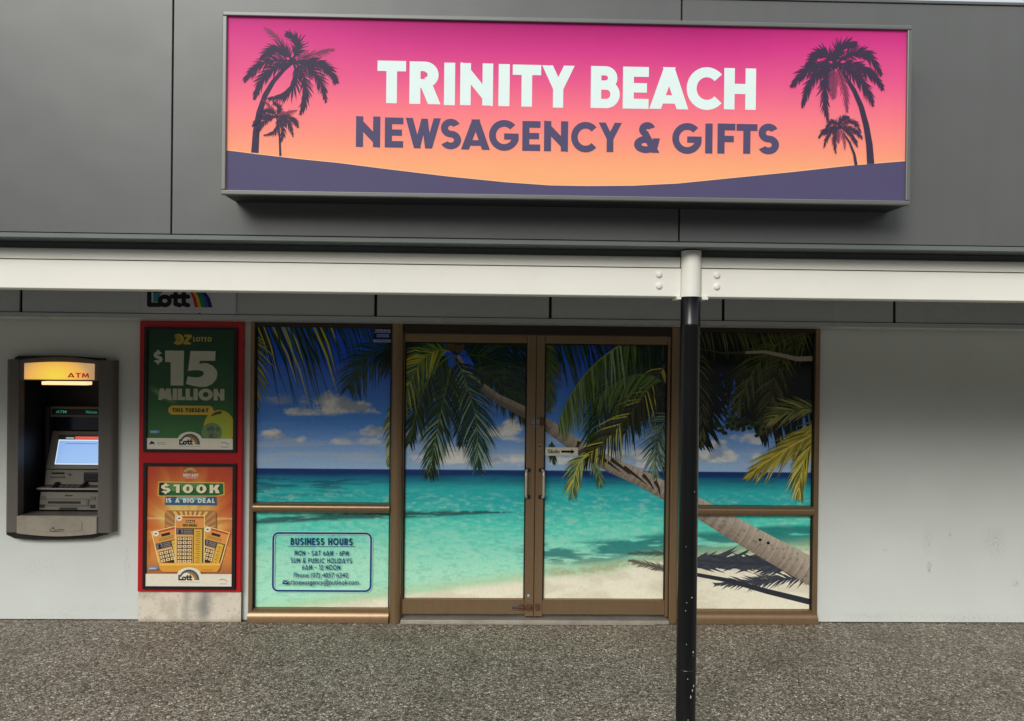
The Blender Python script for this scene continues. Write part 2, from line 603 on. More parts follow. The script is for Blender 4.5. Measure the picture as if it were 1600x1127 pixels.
class Ink:
    """cut shapes of flat print, each one a hair in front of the one before"""
    def __init__(self, gap=6e-6):
        self.polys = []
        self.gap = gap

    def add(self, pts, c):
        self.polys.append((list(pts), c))

    def rect(self, x0, x1, z0, z1, c):
        self.add([(x0, z0), (x1, z0), (x1, z1), (x0, z1)], c)

    def stroke(self, pts, w0, w1, c):
        n = len(pts)
        L, R = [], []
        for i, p in enumerate(pts):
            a, b = pts[max(0, i - 1)], pts[min(n - 1, i + 1)]
            dx, dz = b[0] - a[0], b[1] - a[1]
            l = math.hypot(dx, dz) or 1
            w = (w0 + (w1 - w0) * i / (n - 1)) / 2
            L.append((p[0] - dz / l * w, p[1] + dx / l * w))
            R.append((p[0] + dz / l * w, p[1] - dx / l * w))
        for i in range(n - 1):
            self.add([L[i], L[i + 1], R[i + 1], R[i]], c)

    def ring(self, cx, cz, rx, rz, w, a0, a1, c, n=20):
        a = [math.radians(a0 + (a1 - a0) * i / n) for i in range(n + 1)]
        for p, q in zip(a, a[1:]):
            self.add([(cx + rx * math.cos(p), cz + rz * math.sin(p)), (cx + rx * math.cos(q), cz + rz * math.sin(q)),
                      (cx + (rx - w) * math.cos(q), cz + (rz - w) * math.sin(q)), (cx + (rx - w) * math.cos(p), cz + (rz - w) * math.sin(p))], c)

    def disc(self, cx, cz, rx, rz, c, n=28, a0=0, a1=360):
        self.add([(cx + rx * math.cos(math.radians(a0 + (a1 - a0) * i / n)), cz + rz * math.sin(math.radians(a0 + (a1 - a0) * i / n))) for i in range(n + (1 if a1 - a0 < 360 else 0))], c)

    def build(self, name, y, mat, parent, clip=None):
        verts, faces, cols = [], [], []
        k = 0
        for pts, c in self.polys:
            if clip: pts = clip_poly(pts, *clip)
            if len(pts) < 3: continue
            k += 1
            b = len(verts)
            verts += [(x, y - k * self.gap, z) for x, z in pts]
            faces.append(list(range(b, b + len(pts))))
            cols += [(*c, 1.0)] * len(pts)
        if not faces: return None
        me = bpy.data.meshes.new(name)
        me.from_pydata(verts, [], faces)
        me.update()
        at = me.attributes.new('ink', 'FLOAT_COLOR', 'POINT')
        at.data.foreach_set('color', np.array(cols, np.float32).ravel())
        return link(name, me, mat, parent)


# ---- geometric sans capitals, cap height 1: strokes and rings, stem w
def glyph(ch, w):
    """returns (list of polygons in a box of height 1, natural width)"""
    P = []

    def q(*p): P.append(list(p))

    def bar(x0, x1, z0, z1): q((x0, z0), (x1, z0), (x1, z1), (x0, z1))

    def st(a, b, ww):                        # a slanted limb with flat top and bottom, ww wide along X
        q((a[0], a[1]), (a[0] + ww, a[1]), (b[0] + ww, b[1]), (b[0], b[1]))

    def ring(cx, cz, rx, rz, a0, a1, n=22, ww=w):
        a = [math.radians(a0 + (a1 - a0) * i / n) for i in range(n + 1)]
        for p, r in zip(a, a[1:]):
            q((cx + rx * math.cos(p), cz + rz * math.sin(p)), (cx + rx * math.cos(r), cz + rz * math.sin(r)),
              (cx + (rx - ww) * math.cos(r), cz + (rz - ww) * math.sin(r)), (cx + (rx - ww) * math.cos(p), cz + (rz - ww) * math.sin(p)))
    W = 0.7
    if ch == 'T': W = 0.66; bar(0, W, 1 - w, 1); bar(W / 2 - w / 2, W / 2 + w / 2, 0, 1 - w)
    elif ch == 'I': W = w; bar(0, w, 0, 1)
    elif ch == 'L': W = 0.5; bar(0, w, 0, 1); bar(w, W, 0, w * 0.95)
    elif ch == 'E':
        W = 0.58; bar(0, w, 0, 1); bar(w, W, 0, w * 0.97); bar(w, W, 1 - w * 0.97, 1); bar(w, W * 0.93, 0.5 - w * 0.46, 0.5 + w * 0.46)
    elif ch == 'F': W = 0.56; bar(0, w, 0, 1); bar(w, W, 1 - w * 0.97, 1); bar(w, W * 0.92, 0.5 - w * 0.5, 0.5 + w * 0.42)
    elif ch == 'H': W = 0.74; bar(0, w, 0, 1); bar(W - w, W, 0, 1); bar(w, W - w, 0.5 - w * 0.5, 0.5 + w * 0.5)
    elif ch == 'N':
        W = 0.76; bar(0, w, 0, 1); bar(W - w, W, 0, 1); q((0, 1), (w * 0.25, 1), (W - w, 0.42), (W - w, 0.0), (W - w * 0.25, 0.0), (W - w, 0.02), (w, 0.56), (w, 0.6))
        P[-1] = [(w, 1 - w * 0.0 - 0.16), (W - w, 0.53 - w * 0.1), (W - w, 0.16), (w, 0.47 + w * 0.1)]
        q((0.0, 1.0), (0.03, 1.02), (w, 0.84), (w, 0.5)); q((W, 0.0), (W - 0.03, -0.02), (W - w, 0.16), (W - w, 0.5))
    elif ch == 'M': W = 0.95; st((0, 0), (0.1, 1), w); st((W - w, 0), (W - w - 0.1, 1), w); st((W / 2 - w / 2, 0.12), (0.1, 1), w); st((W / 2 - w / 2, 0.12), (W - w - 0.1, 1), w)
    elif ch == 'W': W = 1.12; st((0.27, 0), (0, 1), w); st((0.27, 0), (0.5, 0.98), w * 0.86); st((W - w - 0.27, 0), (0.5 - 0.0, 0.98), w * 0.9); st((W - w - 0.27, 0), (W - w, 1), w)
    elif ch == 'A': W = 0.92; st((0, 0), (W / 2 - w * 0.5, 1), w * 1.12); st((W - w * 1.12, 0), (W / 2 - w * 0.62, 1), w * 1.12); bar(0.25, W - 0.25, 0.13, 0.13 + w * 0.82)
    elif ch == 'Y': W = 0.78; st((W / 2 - w / 2, 0.44), (0, 1), w * 1.05); st((W / 2 - w / 2 - w * 0.05, 0.44), (W - w * 1.05, 1), w * 1.05); bar(W / 2 - w / 2, W / 2 + w / 2, 0, 0.47)
    elif ch == 'K': W = 0.72; bar(0, w, 0, 1); st((w * 0.8, 0.42), (W - w * 1.2, 1), w * 1.15); st((W - w * 1.15, 0), (w * 1.1, 0.56), w * 1.1)
    elif ch == 'R':
        W = 0.7; bar(0, w, 0, 1); bar(w, 0.36, 1 - w * 0.92, 1); bar(w, 0.36, 0.38, 0.38 + w * 0.85)
        ring(0.34, 0.69, 0.31, 0.31, -90, 90); st((W - w * 1.15, 0), (w * 0.95, 0.46), w * 1.15)
    elif ch == 'B':
        h = 0.9 * w; r1, r2 = 0.33, (0.34 + h) / 2; W = 0.68
        bar(0, w, 0, 1); bar(w, 0.35, 1 - h, 1); bar(w, 0.37, 0, h); bar(w, 0.36, 0.66 - h, 0.66)
        ring(0.34, 1 - r2, 0.28, r2, -90, 90, ww=h); ring(0.36, r1, 0.32, r1, -90, 90, ww=h)
    elif ch == 'C': W = 0.82; ring(0.5, 0.5, 0.5, 0.52, 42, 318, 30)
    elif ch == 'G': W = 0.96; ring(0.5, 0.5, 0.5, 0.52, 44, 345, 32); bar(0.5, 0.98, 0.5 - w * 0.62, 0.5 + w * 0.3)
    elif ch in 'OQ0': W = 1.0 if ch == 'O' else 0.72; ring(W / 2, 0.5, W / 2, 0.52, 0, 360, 36)
    elif ch == 'D': W = 0.8; bar(0, w, 0, 1); bar(w, 0.32, 1 - w, 1); bar(w, 0.32, 0, w); ring(0.3, 0.5, 0.5, 0.5, -90, 90)
    elif ch == 'U': W = 0.72; bar(0, w, 0.34, 1); bar(W - w, W, 0.34, 1); ring(W / 2, 0.35, W / 2, 0.36, 180, 360)
    elif ch == 'S' or ch == '$':
        W = 0.66; r = (1.03 + w) / 4
        ring(0.33, 1.015 - r, 0.31, r, 28, 270, 22, w); ring(0.33, r - 0.015, 0.33, r, -152, 90, 22, w)
        if ch == '$': bar(0.33 - w * 0.3, 0.33 + w * 0.3, 0.98, 1.14); bar(0.33 - w * 0.3, 0.33 + w * 0.3, -0.14, 0.02)
    elif ch == '&':
        W = 0.84; ring(0.36, 0.27, 0.36, 0.285, 75, 372, 26); ring(0.4, 0.77, 0.25, 0.25, 20, 235, 20)
        st((W - w * 1.35, 0.0), (0.17, 0.72), w * 1.1); st((0.5, 0.12), (0.58, 0.48), w * 0.95)
    elif ch == '1': W = 0.42; bar(W - w, W, 0, 1); bar(0, W - w, 1 - w, 1)
    elif ch == 'P': W = 0.66; bar(0, w, 0, 1); bar(w, 0.36, 1 - w, 1); bar(w, 0.36, 0.4, 0.4 + w); ring(0.34, 0.7, 0.31, 0.3, -90, 90)
    elif ch == '-': W = 0.34; bar(0, W, 0.40, 0.56)
    elif ch == '6': W = 0.64; ring(0.32, 0.32, 0.32, 0.33, 0, 360, 26); ring(0.62, 0.36, 0.62, 0.66, 112, 176, 12)
    elif ch == '2': W = 0.6; ring(0.3, 0.7, 0.3, 0.31, -25, 175, 18); st((0, w * 0.8), (0.34, 0.58), w * 1.25); bar(0, W, 0, w)
    return P, W


def letter(ink, ch, x0, x1, z0, z1, w, c, slant=0.0):
    """a capital fitted to the box x0..x1, z0..z1"""
    P, W = glyph(ch, w)
    xs = [p[0] for poly in P for p in poly]
    a, b = min(xs), max(xs)
    for poly in P:
        ink.add([(x0 + (p[0] - a) / (b - a) * (x1 - x0) + slant * p[1] * (z1 - z0), z0 + p[1] * (z1 - z0)) for p in poly], c)


def line_of(ink, text, x0, x1, z0, z1, w, c, gap=0.12, slant=0.0):
    ws = [0.35 if ch == ' ' else glyph(ch, w)[1] for ch in text]
    tot = sum(ws) + gap * (len(text) - 1)
    s = (x1 - x0) / tot
    x = x0
    for ch, g in zip(text, ws):
        if ch != ' ': letter(ink, ch, x, x + g * s, z0, z1, w, c, slant)
        x += (g + gap) * s


def text_ink(ink, text, x0, x1, z0, h, c, bold=0.0):
    """small lettering in the plain sans face, fitted to x0..x1, with baseline z0 and capitals h tall"""
    cu = bpy.data.curves.new('lettering', 'FONT')
    cu.body = text
    cu.offset = bold
    cu.resolution_u = 3
    ob = bpy.data.objects.new('lettering', cu)
    col.objects.link(ob)
    dg = bpy.context.evaluated_depsgraph_get()
    me = bpy.data.meshes.new_from_object(ob.evaluated_get(dg))
    bpy.data.objects.remove(ob, do_unlink=True)
    bpy.data.curves.remove(cu)
    v = [tuple(p.co) for p in me.vertices]
    if v:
        a, b = min(p[0] for p in v), max(p[0] for p in v)
        s = h / 0.73
        for p in me.polygons:
            ink.add([(x0 + (v[i][0] - a) / (b - a) * (x1 - x0), z0 + v[i][1] * s) for i in p.vertices], c)
    bpy.data.meshes.remove(me)


def bez(p, t):
    n = len(p) - 1
    x = z = 0
    for i, (a, b) in enumerate(p):
        k = math.comb(n, i) * t ** i * (1 - t) ** (n - i)
        x += k * a
        z += k * b
    return x, z


def frond(ink, ctrl, n, L, cols, w=0.006, droop=0.5, base_ang=62, tip_ang=22, rib=0.008, ribc=None, sides=(1, -1), start=0.08, jag=0.25, rnd=rng):
    """a palm frond: a rib along a curve and tapering leaflets that sag"""
    for i in range(n):
        t = start + (1 - start) * i / (n - 1)
        p = bez(ctrl, t)
        q = bez(ctrl, min(1.0, t + 0.02)) if t < 0.98 else p
        o = bez(ctrl, max(0, t - 0.02))
        dx, dz = q[0] - o[0], q[1] - o[1]
        l = math.hypot(dx, dz) or 1
        dx, dz = dx / l, dz / l
        prof = (math.sin(math.pi * min(1, 0.16 + 0.8 * t))) ** 0.6
        for s in sides:
            ang = math.radians((base_ang + (tip_ang - base_ang) * t) * s + rnd.uniform(-9, 9))
            ux, uz = dx * math.cos(ang) - dz * math.sin(ang), dx * math.sin(ang) + dz * math.cos(ang)
            ln = L * prof * rnd.uniform(1 - jag, 1 + jag * 0.6)
            ux2, uz2 = ux, uz - droop
            m2 = math.hypot(ux2, uz2) or 1
            ux2, uz2 = ux2 / m2, uz2 / m2
            mx_, mz_ = p[0] + ux * ln * 0.45, p[1] + uz * ln * 0.45 - droop * ln * 0.12
            tx, tz = mx_ + ux2 * ln * 0.58, mz_ + uz2 * ln * 0.58
            ww = w * rnd.uniform(0.7, 1.25) / 2
            nx, nz = -uz, ux
            c = mixc(cols[0], cols[1], rnd.random() ** 1.3)
            if len(cols) > 2 and rnd.random() < 0.22: c = cols[2]
            ink.add([(p[0] - nx * ww * 0.8, p[1] - nz * ww * 0.8), (mx_ - nx * ww, mz_ - nz * ww), (tx, tz), (mx_ + nx * ww, mz_ + nz * ww), (p[0] + nx * ww * 0.8, p[1] + nz * ww * 0.8)], c)
    if rib:
        ink.stroke([bez(ctrl, k / 12) for k in range(13)], rib, rib * 0.25, ribc or cols[0])


# ------------------------------------------------------------------ the setting: ground
M_asphalt = paint('added_car_park_asphalt', (0.05, 0.049, 0.047), 0.85, var=0.15, scale=1.5, bump=0.6, bscale=150)
M_kerb = paint('added_kerb_concrete', C(150, 146, 138), 0.8, var=0.1, dirt=0.3, bump=0.3, bscale=120)
bm = bmesh.new()
vv = [bm.verts.new(p) for p in ((-700, -900, -0.12), (700, -900, -0.12), (700, 300, -0.12), (-700, 300, -0.12))]
bm.faces.new(vv)
tag(from_bm('ground', bm, M_asphalt), kind='structure')  # unseen car park, added dark to cut light bounced onto the wall
tag(box('footpath', -40, 40, -2.55, 0.9, -0.2, 0.0, M_ground, None, 0), kind='structure')
tag(box('added_kerb', -40, 40, -2.70, -2.551, -0.2, 0.004, M_kerb, None, 0.012, 2), kind='structure')  # unseen edge strip, added along with the car park

# wooded ridge, added out of view behind the camera to block low sky
bm = bmesh.new()
rows = []
for r_, hgt in ((230, 0.0), (250, 0.35), (290, 0.85), (330, 1.0), (400, 0.8), (520, 0.0)):
    row = []
    for k in range(61):
        a_ = math.radians(-172 + 164 * k / 60)
        h_ = 92 + 16 * math.sin(k * 0.55) + 9 * math.sin(k * 1.37 + 1) + 4 * math.sin(k * 3.1)
        row.append(bm.verts.new((r_ * math.cos(a_), r_ * math.sin(a_), max(-0.5, h_ * hgt * (0.35 + 0.65 * math.sin(math.pi * k / 60) ** 0.5) - 0.5 + rng.uniform(-3, 3) * (hgt > 0)))))
    rows.append(row)
for a_, b_ in zip(rows, rows[1:]):
    for k in range(60):
        bm.faces.new((a_[k], a_[k + 1], b_[k + 1], b_[k]))
added_hills = from_bm('added_hills', bm, paint('added_hill_green', C(40, 50, 32), 0.9, var=0.3, scale=0.05), None, True)
tag(added_hills, kind='structure')

# ------------------------------------------------------------------ the shop building: wall, bulkhead
building = thing('shop_building', 'off white rendered shop front wall with grey panelled bulkhead above the windows', 'building', (0, 0.15, 0))
SHOP = (-1.806, 2.425, 0.008, 2.30)                 # opening for the shop front
ATM = (-3.47, -2.865, 0.76, 1.80)                  # opening for the cash machine


def wall_with_holes(name, x0, x1, z0, z1, y0, y1, holes, mat, parent):
    xs = sorted({x0, x1, *[h[0] for h in holes], *[h[1] for h in holes]})
    zs = sorted({z0, z1, *[h[2] for h in holes], *[h[3] for h in holes]})
    inside = lambda x, z: any(h[0] < x < h[1] and h[2] < z < h[3] for h in holes)
    solid = {(i, j): not inside((xs[i] + xs[i + 1]) / 2, (zs[j] + zs[j + 1]) / 2) for i in range(len(xs) - 1) for j in range(len(zs) - 1)}
    bm = bmesh.new()
    cache = {}

    def v(i, j, y):
        if (i, j, y) not in cache: cache[(i, j, y)] = bm.verts.new((xs[i], y, zs[j]))
        return cache[(i, j, y)]
    for (i, j), s in solid.items():
        if not s: continue
        bm.faces.new((v(i, j, y0), v(i + 1, j, y0), v(i + 1, j + 1, y0), v(i, j + 1, y0)))
        bm.faces.new((v(i, j + 1, y1), v(i + 1, j + 1, y1), v(i + 1, j, y1), v(i, j, y1)))
        for di, dj, a, b in ((-1, 0, (i, j), (i, j + 1)), (1, 0, (i + 1, j), (i + 1, j + 1)), (0, -1, (i, j), (i + 1, j)), (0, 1, (i, j + 1), (i + 1, j + 1))):
            if not solid.get((i + di, j + dj), False):
                bm.faces.new((v(*a, y0), v(*b, y0), v(*b, y1), v(*a, y1)))
    return from_bm(name, bm, mat, parent)


wall_with_holes('wall', -7.0, 14.0, 0.008, 3.0, 0.0, 0.22, [SHOP, ATM], M_wall, building)
box('inner_wall', -6.8, 13.8, 1.2, 1.3, 0.01, 3.0, M_dark, building, 0)
for i in range(-5, 12):
    xa = -0.829 + 1.2 * i
    box('bulkhead_panel', xa + 0.010, xa + 1.190, -0.41, -0.395, 2.242, 2.62, M_bulk, building, 0.002)
box('bulkhead_backing', -6.8, 13.5, -0.390, -0.37, 2.24, 2.64, M_dark, building, 0)
profile_x('bulkhead_trim', [(-0.416, 2.208), (-0.416, 2.238), (-0.385, 2.238), (-0.385, 2.216), (-0.02, 2.216), (-0.02, 2.208)], -6.8, 13.5, M_bulk, building)

# ------------------------------------------------------------------ the awning: fascia panels, beam, soffit
awning = thing('awning', 'dark grey panelled awning fascia with cream beam along its lower edge', 'awning', (0, -1.9, 2.28))
FZ0, FZ1 = 2.538, 3.705
joints = [-6.0, -3.976, -1.55, 0.876, 3.302, 5.728, 8.154, 10.58, 13.0]  # run on out of view to keep side sky off the wall
for a, b in zip(joints, joints[1:]):
    box('fascia_panel', a + 0.004, b - 0.004, -1.95, -1.93, FZ0, FZ1, M_fascia, awning, 0.0015)
box('fascia_backing', -6.0, 12.99, -1.926, -1.90, FZ0 + 0.01, FZ1 - 0.01, M_dark, awning, 0)
box('fascia_capping', -6.0, 13.0, -1.957, -1.80, FZ1 + 0.001, FZ1 + 0.016, M_fascia, awning, 0.002)
profile_x('fascia_trim', [(-1.962, 2.512), (-1.962, 2.530), (-1.952, 2.534), (-1.90, 2.534), (-1.90, 2.524), (-1.72, 2.524), (-1.72, 2.512)], -6.0, 13.0, M_trim, awning)
for x0, x1 in ((-6.0, 0.9105), (1.0135, 13.0)):
    profile_x('beam_flashing', [(-1.842, 2.426), (-1.842, 2.474), (-1.838, 2.478), (-1.76, 2.478), (-1.76, 2.426)], x0, x1, M_beam, awning)
    o = profile_x('beam', [(-1.855, 2.282), (-1.855, 2.414), (-1.850, 2.419), (-1.76, 2.419), (-1.76, 2.409), (-1.843, 2.409), (-1.843, 2.292), (-1.76, 2.292), (-1.76, 2.278), (-1.851, 2.278)], x0, x1, M_beam, awning)
    bx = 0.8035 if x0 < 0 else 1.0905
    for z in (2.388, 2.331):
        dome('bolt_head', bx + rng.uniform(-0.002, 0.002), -1.8552, z, 0.0165, 0.010, M_beam, o)
box('beam_groove', -6.0, 13.0, -1.80, -1.762, 2.4195, 2.4255, M_dark, awning, 0)
box('recess_flashing', -6.0, 13.0, -1.80, -1.78, 2.4785, 2.5115, M_trim, awning, 0)
box('soffit', -6.0, 13.0, -1.755, -0.417, 2.51, 2.53, M_soffit, awning, 0)
box('roof_sheet', -6.0, 13.0, -1.80, 0.3, 2.9, 2.93, M_fascia, awning, 0)

# ------------------------------------------------------------------ the awning post
post = thing('awning_post', 'round steel awning post, black below and cream white at the top, by the doors', 'post', (0.962, -1.85, 0))
lathe('pipe', 0.962, -1.85, [(0.0485, -0.05), (0.0485, 0.118), (0.0495, 0.12), (0.0495, 0.128), (0.0485, 0.13), (0.0485, 0.425), (0.0497, 0.427), (0.0497, 0.437), (0.0485, 0.439),
                            (0.0485, 2.128), (0.0495, 2.13), (0.0495, 2.146), (0.0485, 2.148), (0.0485, 2.277)], 40, M_black_gloss, post)
lathe('painted_sleeve', 0.962, -1.85, [(0.0492, 2.278), (0.0492, 2.505)], 40, M_beam, post)
lathe('cap', 0.962, -1.85, [(0.044, 2.506), (0.044, 2.5115)], 32, M_dark, post)
for s in (-1, 1):
    x0, x1 = (0.889, 0.909) if s < 0 else (1.014, 1.043)
    box('cleat_plate', x0, x1, -1.875, -1.77, 2.264, 2.277, M_beam, post, 0.001)
# paint chips
M_chip = paint('bare_primer', C(190, 186, 178), 0.6)
for (u, z, s, el) in [(0.012, 0.80, 0.0045, 1), (-0.013, 0.775, 0.003, 1), (-0.018, 0.735, 0.003, 1), (0.024, 0.53, 0.005, 1.5), (0.025, 0.512, 0.003, 1), (0.029, 0.362, 0.006, 1.3),
                      (0.023, 0.342, 0.005, 1.6), (0.012, 0.312, 0.005, 2.2), (0.0, 0.199, 0.004, 1), (-0.012, 0.57, 0.003, 1), (-0.004, 0.40, 0.003, 1), (0.02, 1.32, 0.002, 2), (-0.02, 1.05, 0.002, 1)]:
    bm = bmesh.new()
    pts = []
    for k in range(7):
        a = 2 * math.pi * k / 7
        rr = s * rng.uniform(0.55, 1.1)
        th = (u + rr * math.cos(a) * 0.8) / 0.0485
        pts.append(bm.verts.new((0.962 + 0.0488 * math.sin(th), -1.85 - 0.0488 * math.cos(th), z + rr * el * math.sin(a))))
    bm.faces.new(pts)
    from_bm('paint_chip', bm, M_chip, post)

# ------------------------------------------------------------------ the beach picture on the shop front glass
HZ = 1.128                                          # horizon of the picture


def beach(X, Z):
    H, W_ = X.shape
    # sky
    t = np.clip((Z - HZ) / 1.05, 0, 1)
    sky_lo, sky_mid, sky_hi = (np.array(C(176, 212, 250)), np.array(C(84, 156, 250)), np.array(C(36, 96, 244)))
    c = lerp(sky_lo, sky_mid, sstep(0.0, 0.38, t))
    c = lerp(c, sky_hi, sstep(0.3, 0.9, t))
    # clouds: banks with a ragged edge
    n = fbm(X * 8.0, Z * 15.0, 6, 3, 0.6)
    cl = np.zeros_like(X)
    for (cx, cz, sx, sz, a) in CLOUDS:
        e = 1.0 - np.sqrt(((X - cx) / sx) ** 2 + (np.where(Z < cz, 1.7, 1.0) * (Z - cz) / sz) ** 2)
        cl = np.maximum(cl, a * sstep(0.0, 0.6, e + (n - 0.5) * 1.9 - 0.06))
    shade = fbm(X * 9 + 3, Z * 14 + 8, 4, 9)
    cc = lerp(np.array(C(176, 190, 208)) * np.ones(c.shape), np.array(C(254, 252, 248)), sstep(0.28, 0.6, shade))
    c = lerp(c, cc, np.clip(cl, 0, 1))
    # low streaks of cloud near the horizon
    st = fbm(X * 3.0, Z * 26.0, 5, 21)
    c = lerp(c, np.array(C(206, 216, 232)), 0.55 * sstep(0.52, 0.72, st) * sstep(HZ + 0.4, HZ + 0.1, Z) * sstep(HZ, HZ + 0.03, Z))
    # sea
    d = HZ - Z
    wob = (fbm(X * 2.2, Z * 9.0, 5, 5) - 0.5)
    rip = fbm(X * 5.0, Z * 60.0, 5, 6)
    rip2 = fbm(X * 20.0 + Z * 9, Z * 58.0, 5, 16, 0.6)
    navy, deep, teal, aqua, pale, sand = [np.array(C(*k)) for k in ((22, 62, 124), (30, 122, 156), (52, 198, 198), (100, 232, 208), (182, 248, 216), (252, 246, 222))]
    dd = d + wob * 0.03
    s = lerp(navy * np.ones(c.shape), deep, sstep(0.03, 0.07, dd))
    s = lerp(s, teal, sstep(0.05, 0.16, dd + (rip - 0.5) * 0.05))
    s = lerp(s, aqua, sstep(0.2, 0.42, d + wob * 0.12))
    s = lerp(s, pale, sstep(0.36, 0.8, d + wob * 0.2))
    # dark ripples below the horizon, stronger to the left
    dark = sstep(0.44, 0.64, rip) * sstep(0.04, 0.07, d) * sstep(0.29, 0.10, d + 0.10 * sstep(-1.3, -0.7, X))
    s = lerp(s, np.array(C(28, 88, 112)), 0.8 * dark)
    bright = sstep(0.5, 0.75, rip2) * sstep(0.1, 0.25, d)
    s = lerp(s, np.array(C(196, 238, 214)), 0.42 * bright)
    dk2 = sstep(0.5, 0.3, rip2) * sstep(0.06, 0.2, d)
    s = lerp(s, np.array(C(56, 160, 150)), 0.22 * dk2)
    # reef: a dark band that tapers to the right
    rz = np.interp(X, [-1.78, -1.3, -0.82, -0.68, -0.2, 0.2], [0.732, 0.764, 0.786, 0.787, 0.806, 0.815])
    rw = np.interp(X, [-1.78, -1.0, -0.68, -0.2, 0.1], [0.030, 0.036, 0.036, 0.022, 0.004])
    reef = sstep(1.0, 0.35, np.abs(Z - rz + (rip2 - 0.5) * 0.02) / np.maximum(rw, 1e-4)) * (X < 0.2)
    s = lerp(s, np.array(C(44, 74, 76)), 0.85 * reef * sstep(0.25, 0.5, fbm(X * 8, Z * 70, 4, 31) + 0.12))
    # deep water and wave in front of the beach, right of the doors
    wz = np.interp(X, [0.1, 0.37, 0.85, 1.28, 2.4], [0.515, 0.515, 0.53, 0.565, 0.66]) + 0.012 * np.sin(X * 7)
    wh = np.clip(0.02 + 0.085 * sstep(0.1, 0.5, X), 0, 0.12)
    wave = sstep(1.0, 0.5, np.abs(Z - wz + wob * 0.08) / wh) * sstep(0.05, 0.35, X)
    s = lerp(s, np.array(C(22, 122, 122)), 0.85 * wave * sstep(0.34, 0.52, fbm(X * 4, Z * 26, 5, 41) + 0.06))
    # the shore line climbs to the right
    sh = np.interp(X, [-1.8, -0.67, -0.34, 0.23, 0.38, 0.85, 1.28, 2.4], [0.05, 0.19, 0.235, 0.315, 0.345, 0.385, 0.47, 0.56]) + wob * 0.06
    wet = sstep(sh + 0.12, sh - 0.01, Z)
    s = lerp(s, np.array(C(196, 226, 178)), 0.75 * wet)
    sd = lerp(sand * np.ones(c.shape), np.array(C(222, 212, 184)), 0.5 * sstep(0.45, 0.7, fbm(X * 5, Z * 12, 5, 51)))
    s = lerp(s, sd, sstep(sh + 0.03, sh - 0.05, Z))
    wetsand = sstep(1, 0.2, np.abs(Z - (sh + 0.015)) / 0.045) * sstep(0.3, 0.5, X)
    s = lerp(s, np.array(C(168, 156, 120)), 0.5 * wetsand * sstep(0.4, 0.6, rip2 + 0.08))
    m = sstep(-0.002, 0.003, d)
    return lerp(c, s, m) if False else c * (1 - m[..., None]) + s * m[..., None]


CLOUDS = []
for (x, z), sx, sz, a in zip([(-1.157, 1.5834), (-1.4393, 1.5428), (-1.6728, 1.3749), (-0.8717, 1.401), (-1.1543, 1.3226), (-1.6188, 1.6215), (-1.4749, 1.3387), (-0.9419, 1.3339), (0.1014, 1.4146), (-0.3486, 1.2344), (-0.5619, 1.2136), (-0.063, 1.2082), (0.2229, 1.2106), (-0.6253, 1.3842), (0.5097, 1.1939), (1.0123, 1.2315), (0.1258, 1.3624), (1.1329, 1.1846), (1.6368, 1.3182), (1.7345, 1.2231), (1.926, 1.3591), (2.0002, 1.2349), (1.5653, 1.2504), (0.4096, 1.5844), (-0.1591, 1.2932)],
                             [0.34, 0.2, 0.16, 0.16, 0.12, 0.14, 0.1, 0.1, 0.2, 0.26, 0.16, 0.26, 0.16, 0.14, 0.2, 0.3, 0.14, 0.2, 0.16, 0.3, 0.14, 0.26, 0.14, 0.1, 0.2],
                             [0.115, 0.05, 0.06, 0.07, 0.04, 0.06, 0.04, 0.04, 0.1, 0.13, 0.08, 0.07, 0.09, 0.06, 0.06, 0.08, 0.05, 0.06, 0.06, 0.07, 0.07, 0.06, 0.06, 0.05, 0.09],
                             [1, 0.8, 1, 1, 0.8, 0.5, 0.8, 0.6, 1, 1, 0.9, 0.9, 1, 0.7, 0.8, 0.9, 0.7, 0.8, 0.9, 0.9, 0.8, 0.8, 0.9, 0.4, 0.8]):
    CLOUDS.append((x, z, sx, sz, a))

# palms, trunk and shadows: cut shapes, shared out to the panes they cross
G_dark, G_mid, G_lit, G_yel = C(16, 32, 22), C(56, 90, 42), C(136, 164, 70), C(208, 200, 70)
G_blue, G_pale = C(26, 62, 58), C(150, 178, 140)
palm = Ink(gap=4e-6)
# shadows on the sand
SH, SH2 = C(58, 62, 74), C(76, 80, 88)
for y0, y1, th in ((872, 862, 12), (880, 874, 14), (888, 890, 9), (866, 866, 7)):
    pass
frond(palm, [(1.4212, 0.4244), (1.8162, 0.4841), (2.4712, 0.4201)], 70, 0.19, (SH, SH2), w=0.026, droop=-0.05, base_ang=24, tip_ang=14, rib=0.05, jag=0.5)
frond(palm, [(2.4709, 0.449), (2.059, 0.418), (1.5027, 0.4632)], 60, 0.17, (SH, SH2), w=0.024, droop=0.0, base_ang=26, tip_ang=16, rib=0.045, jag=0.5)
frond(palm, [(2.4722, 0.343), (2.1086, 0.3268), (1.6738, 0.2815)], 46, 0.12, (SH, SH2), w=0.012, droop=0.1, base_ang=40, tip_ang=20, rib=0.012, jag=0.5)
palm.stroke([(1.4557, 0.3669), (1.7701, 0.3108), (2.0614, 0.2304), (2.4994, 0.1262)], 0.026, 0.046, C(50, 54, 62))
frond(palm, [(1.3351, 0.3807), (1.1902, 0.4184), (1.0216, 0.4558)], 22, 0.08, (C(96, 92, 84), C(150, 140, 118)), w=0.011, droop=0.1, base_ang=30, tip_ang=14, rib=0.018)
frond(palm, [(1.3625, 0.5008), (1.237, 0.5289), (1.0209, 0.5085)], 22, 0.09, (C(70, 100, 92), C(100, 128, 110)), w=0.010, droop=0.05, base_ang=18, tip_ang=10, rib=0.012)
palm.stroke([(2.2035, 0.4861), (2.3008, 0.4626), (2.4955, 0.4202)], 0.02, 0.06, SH)
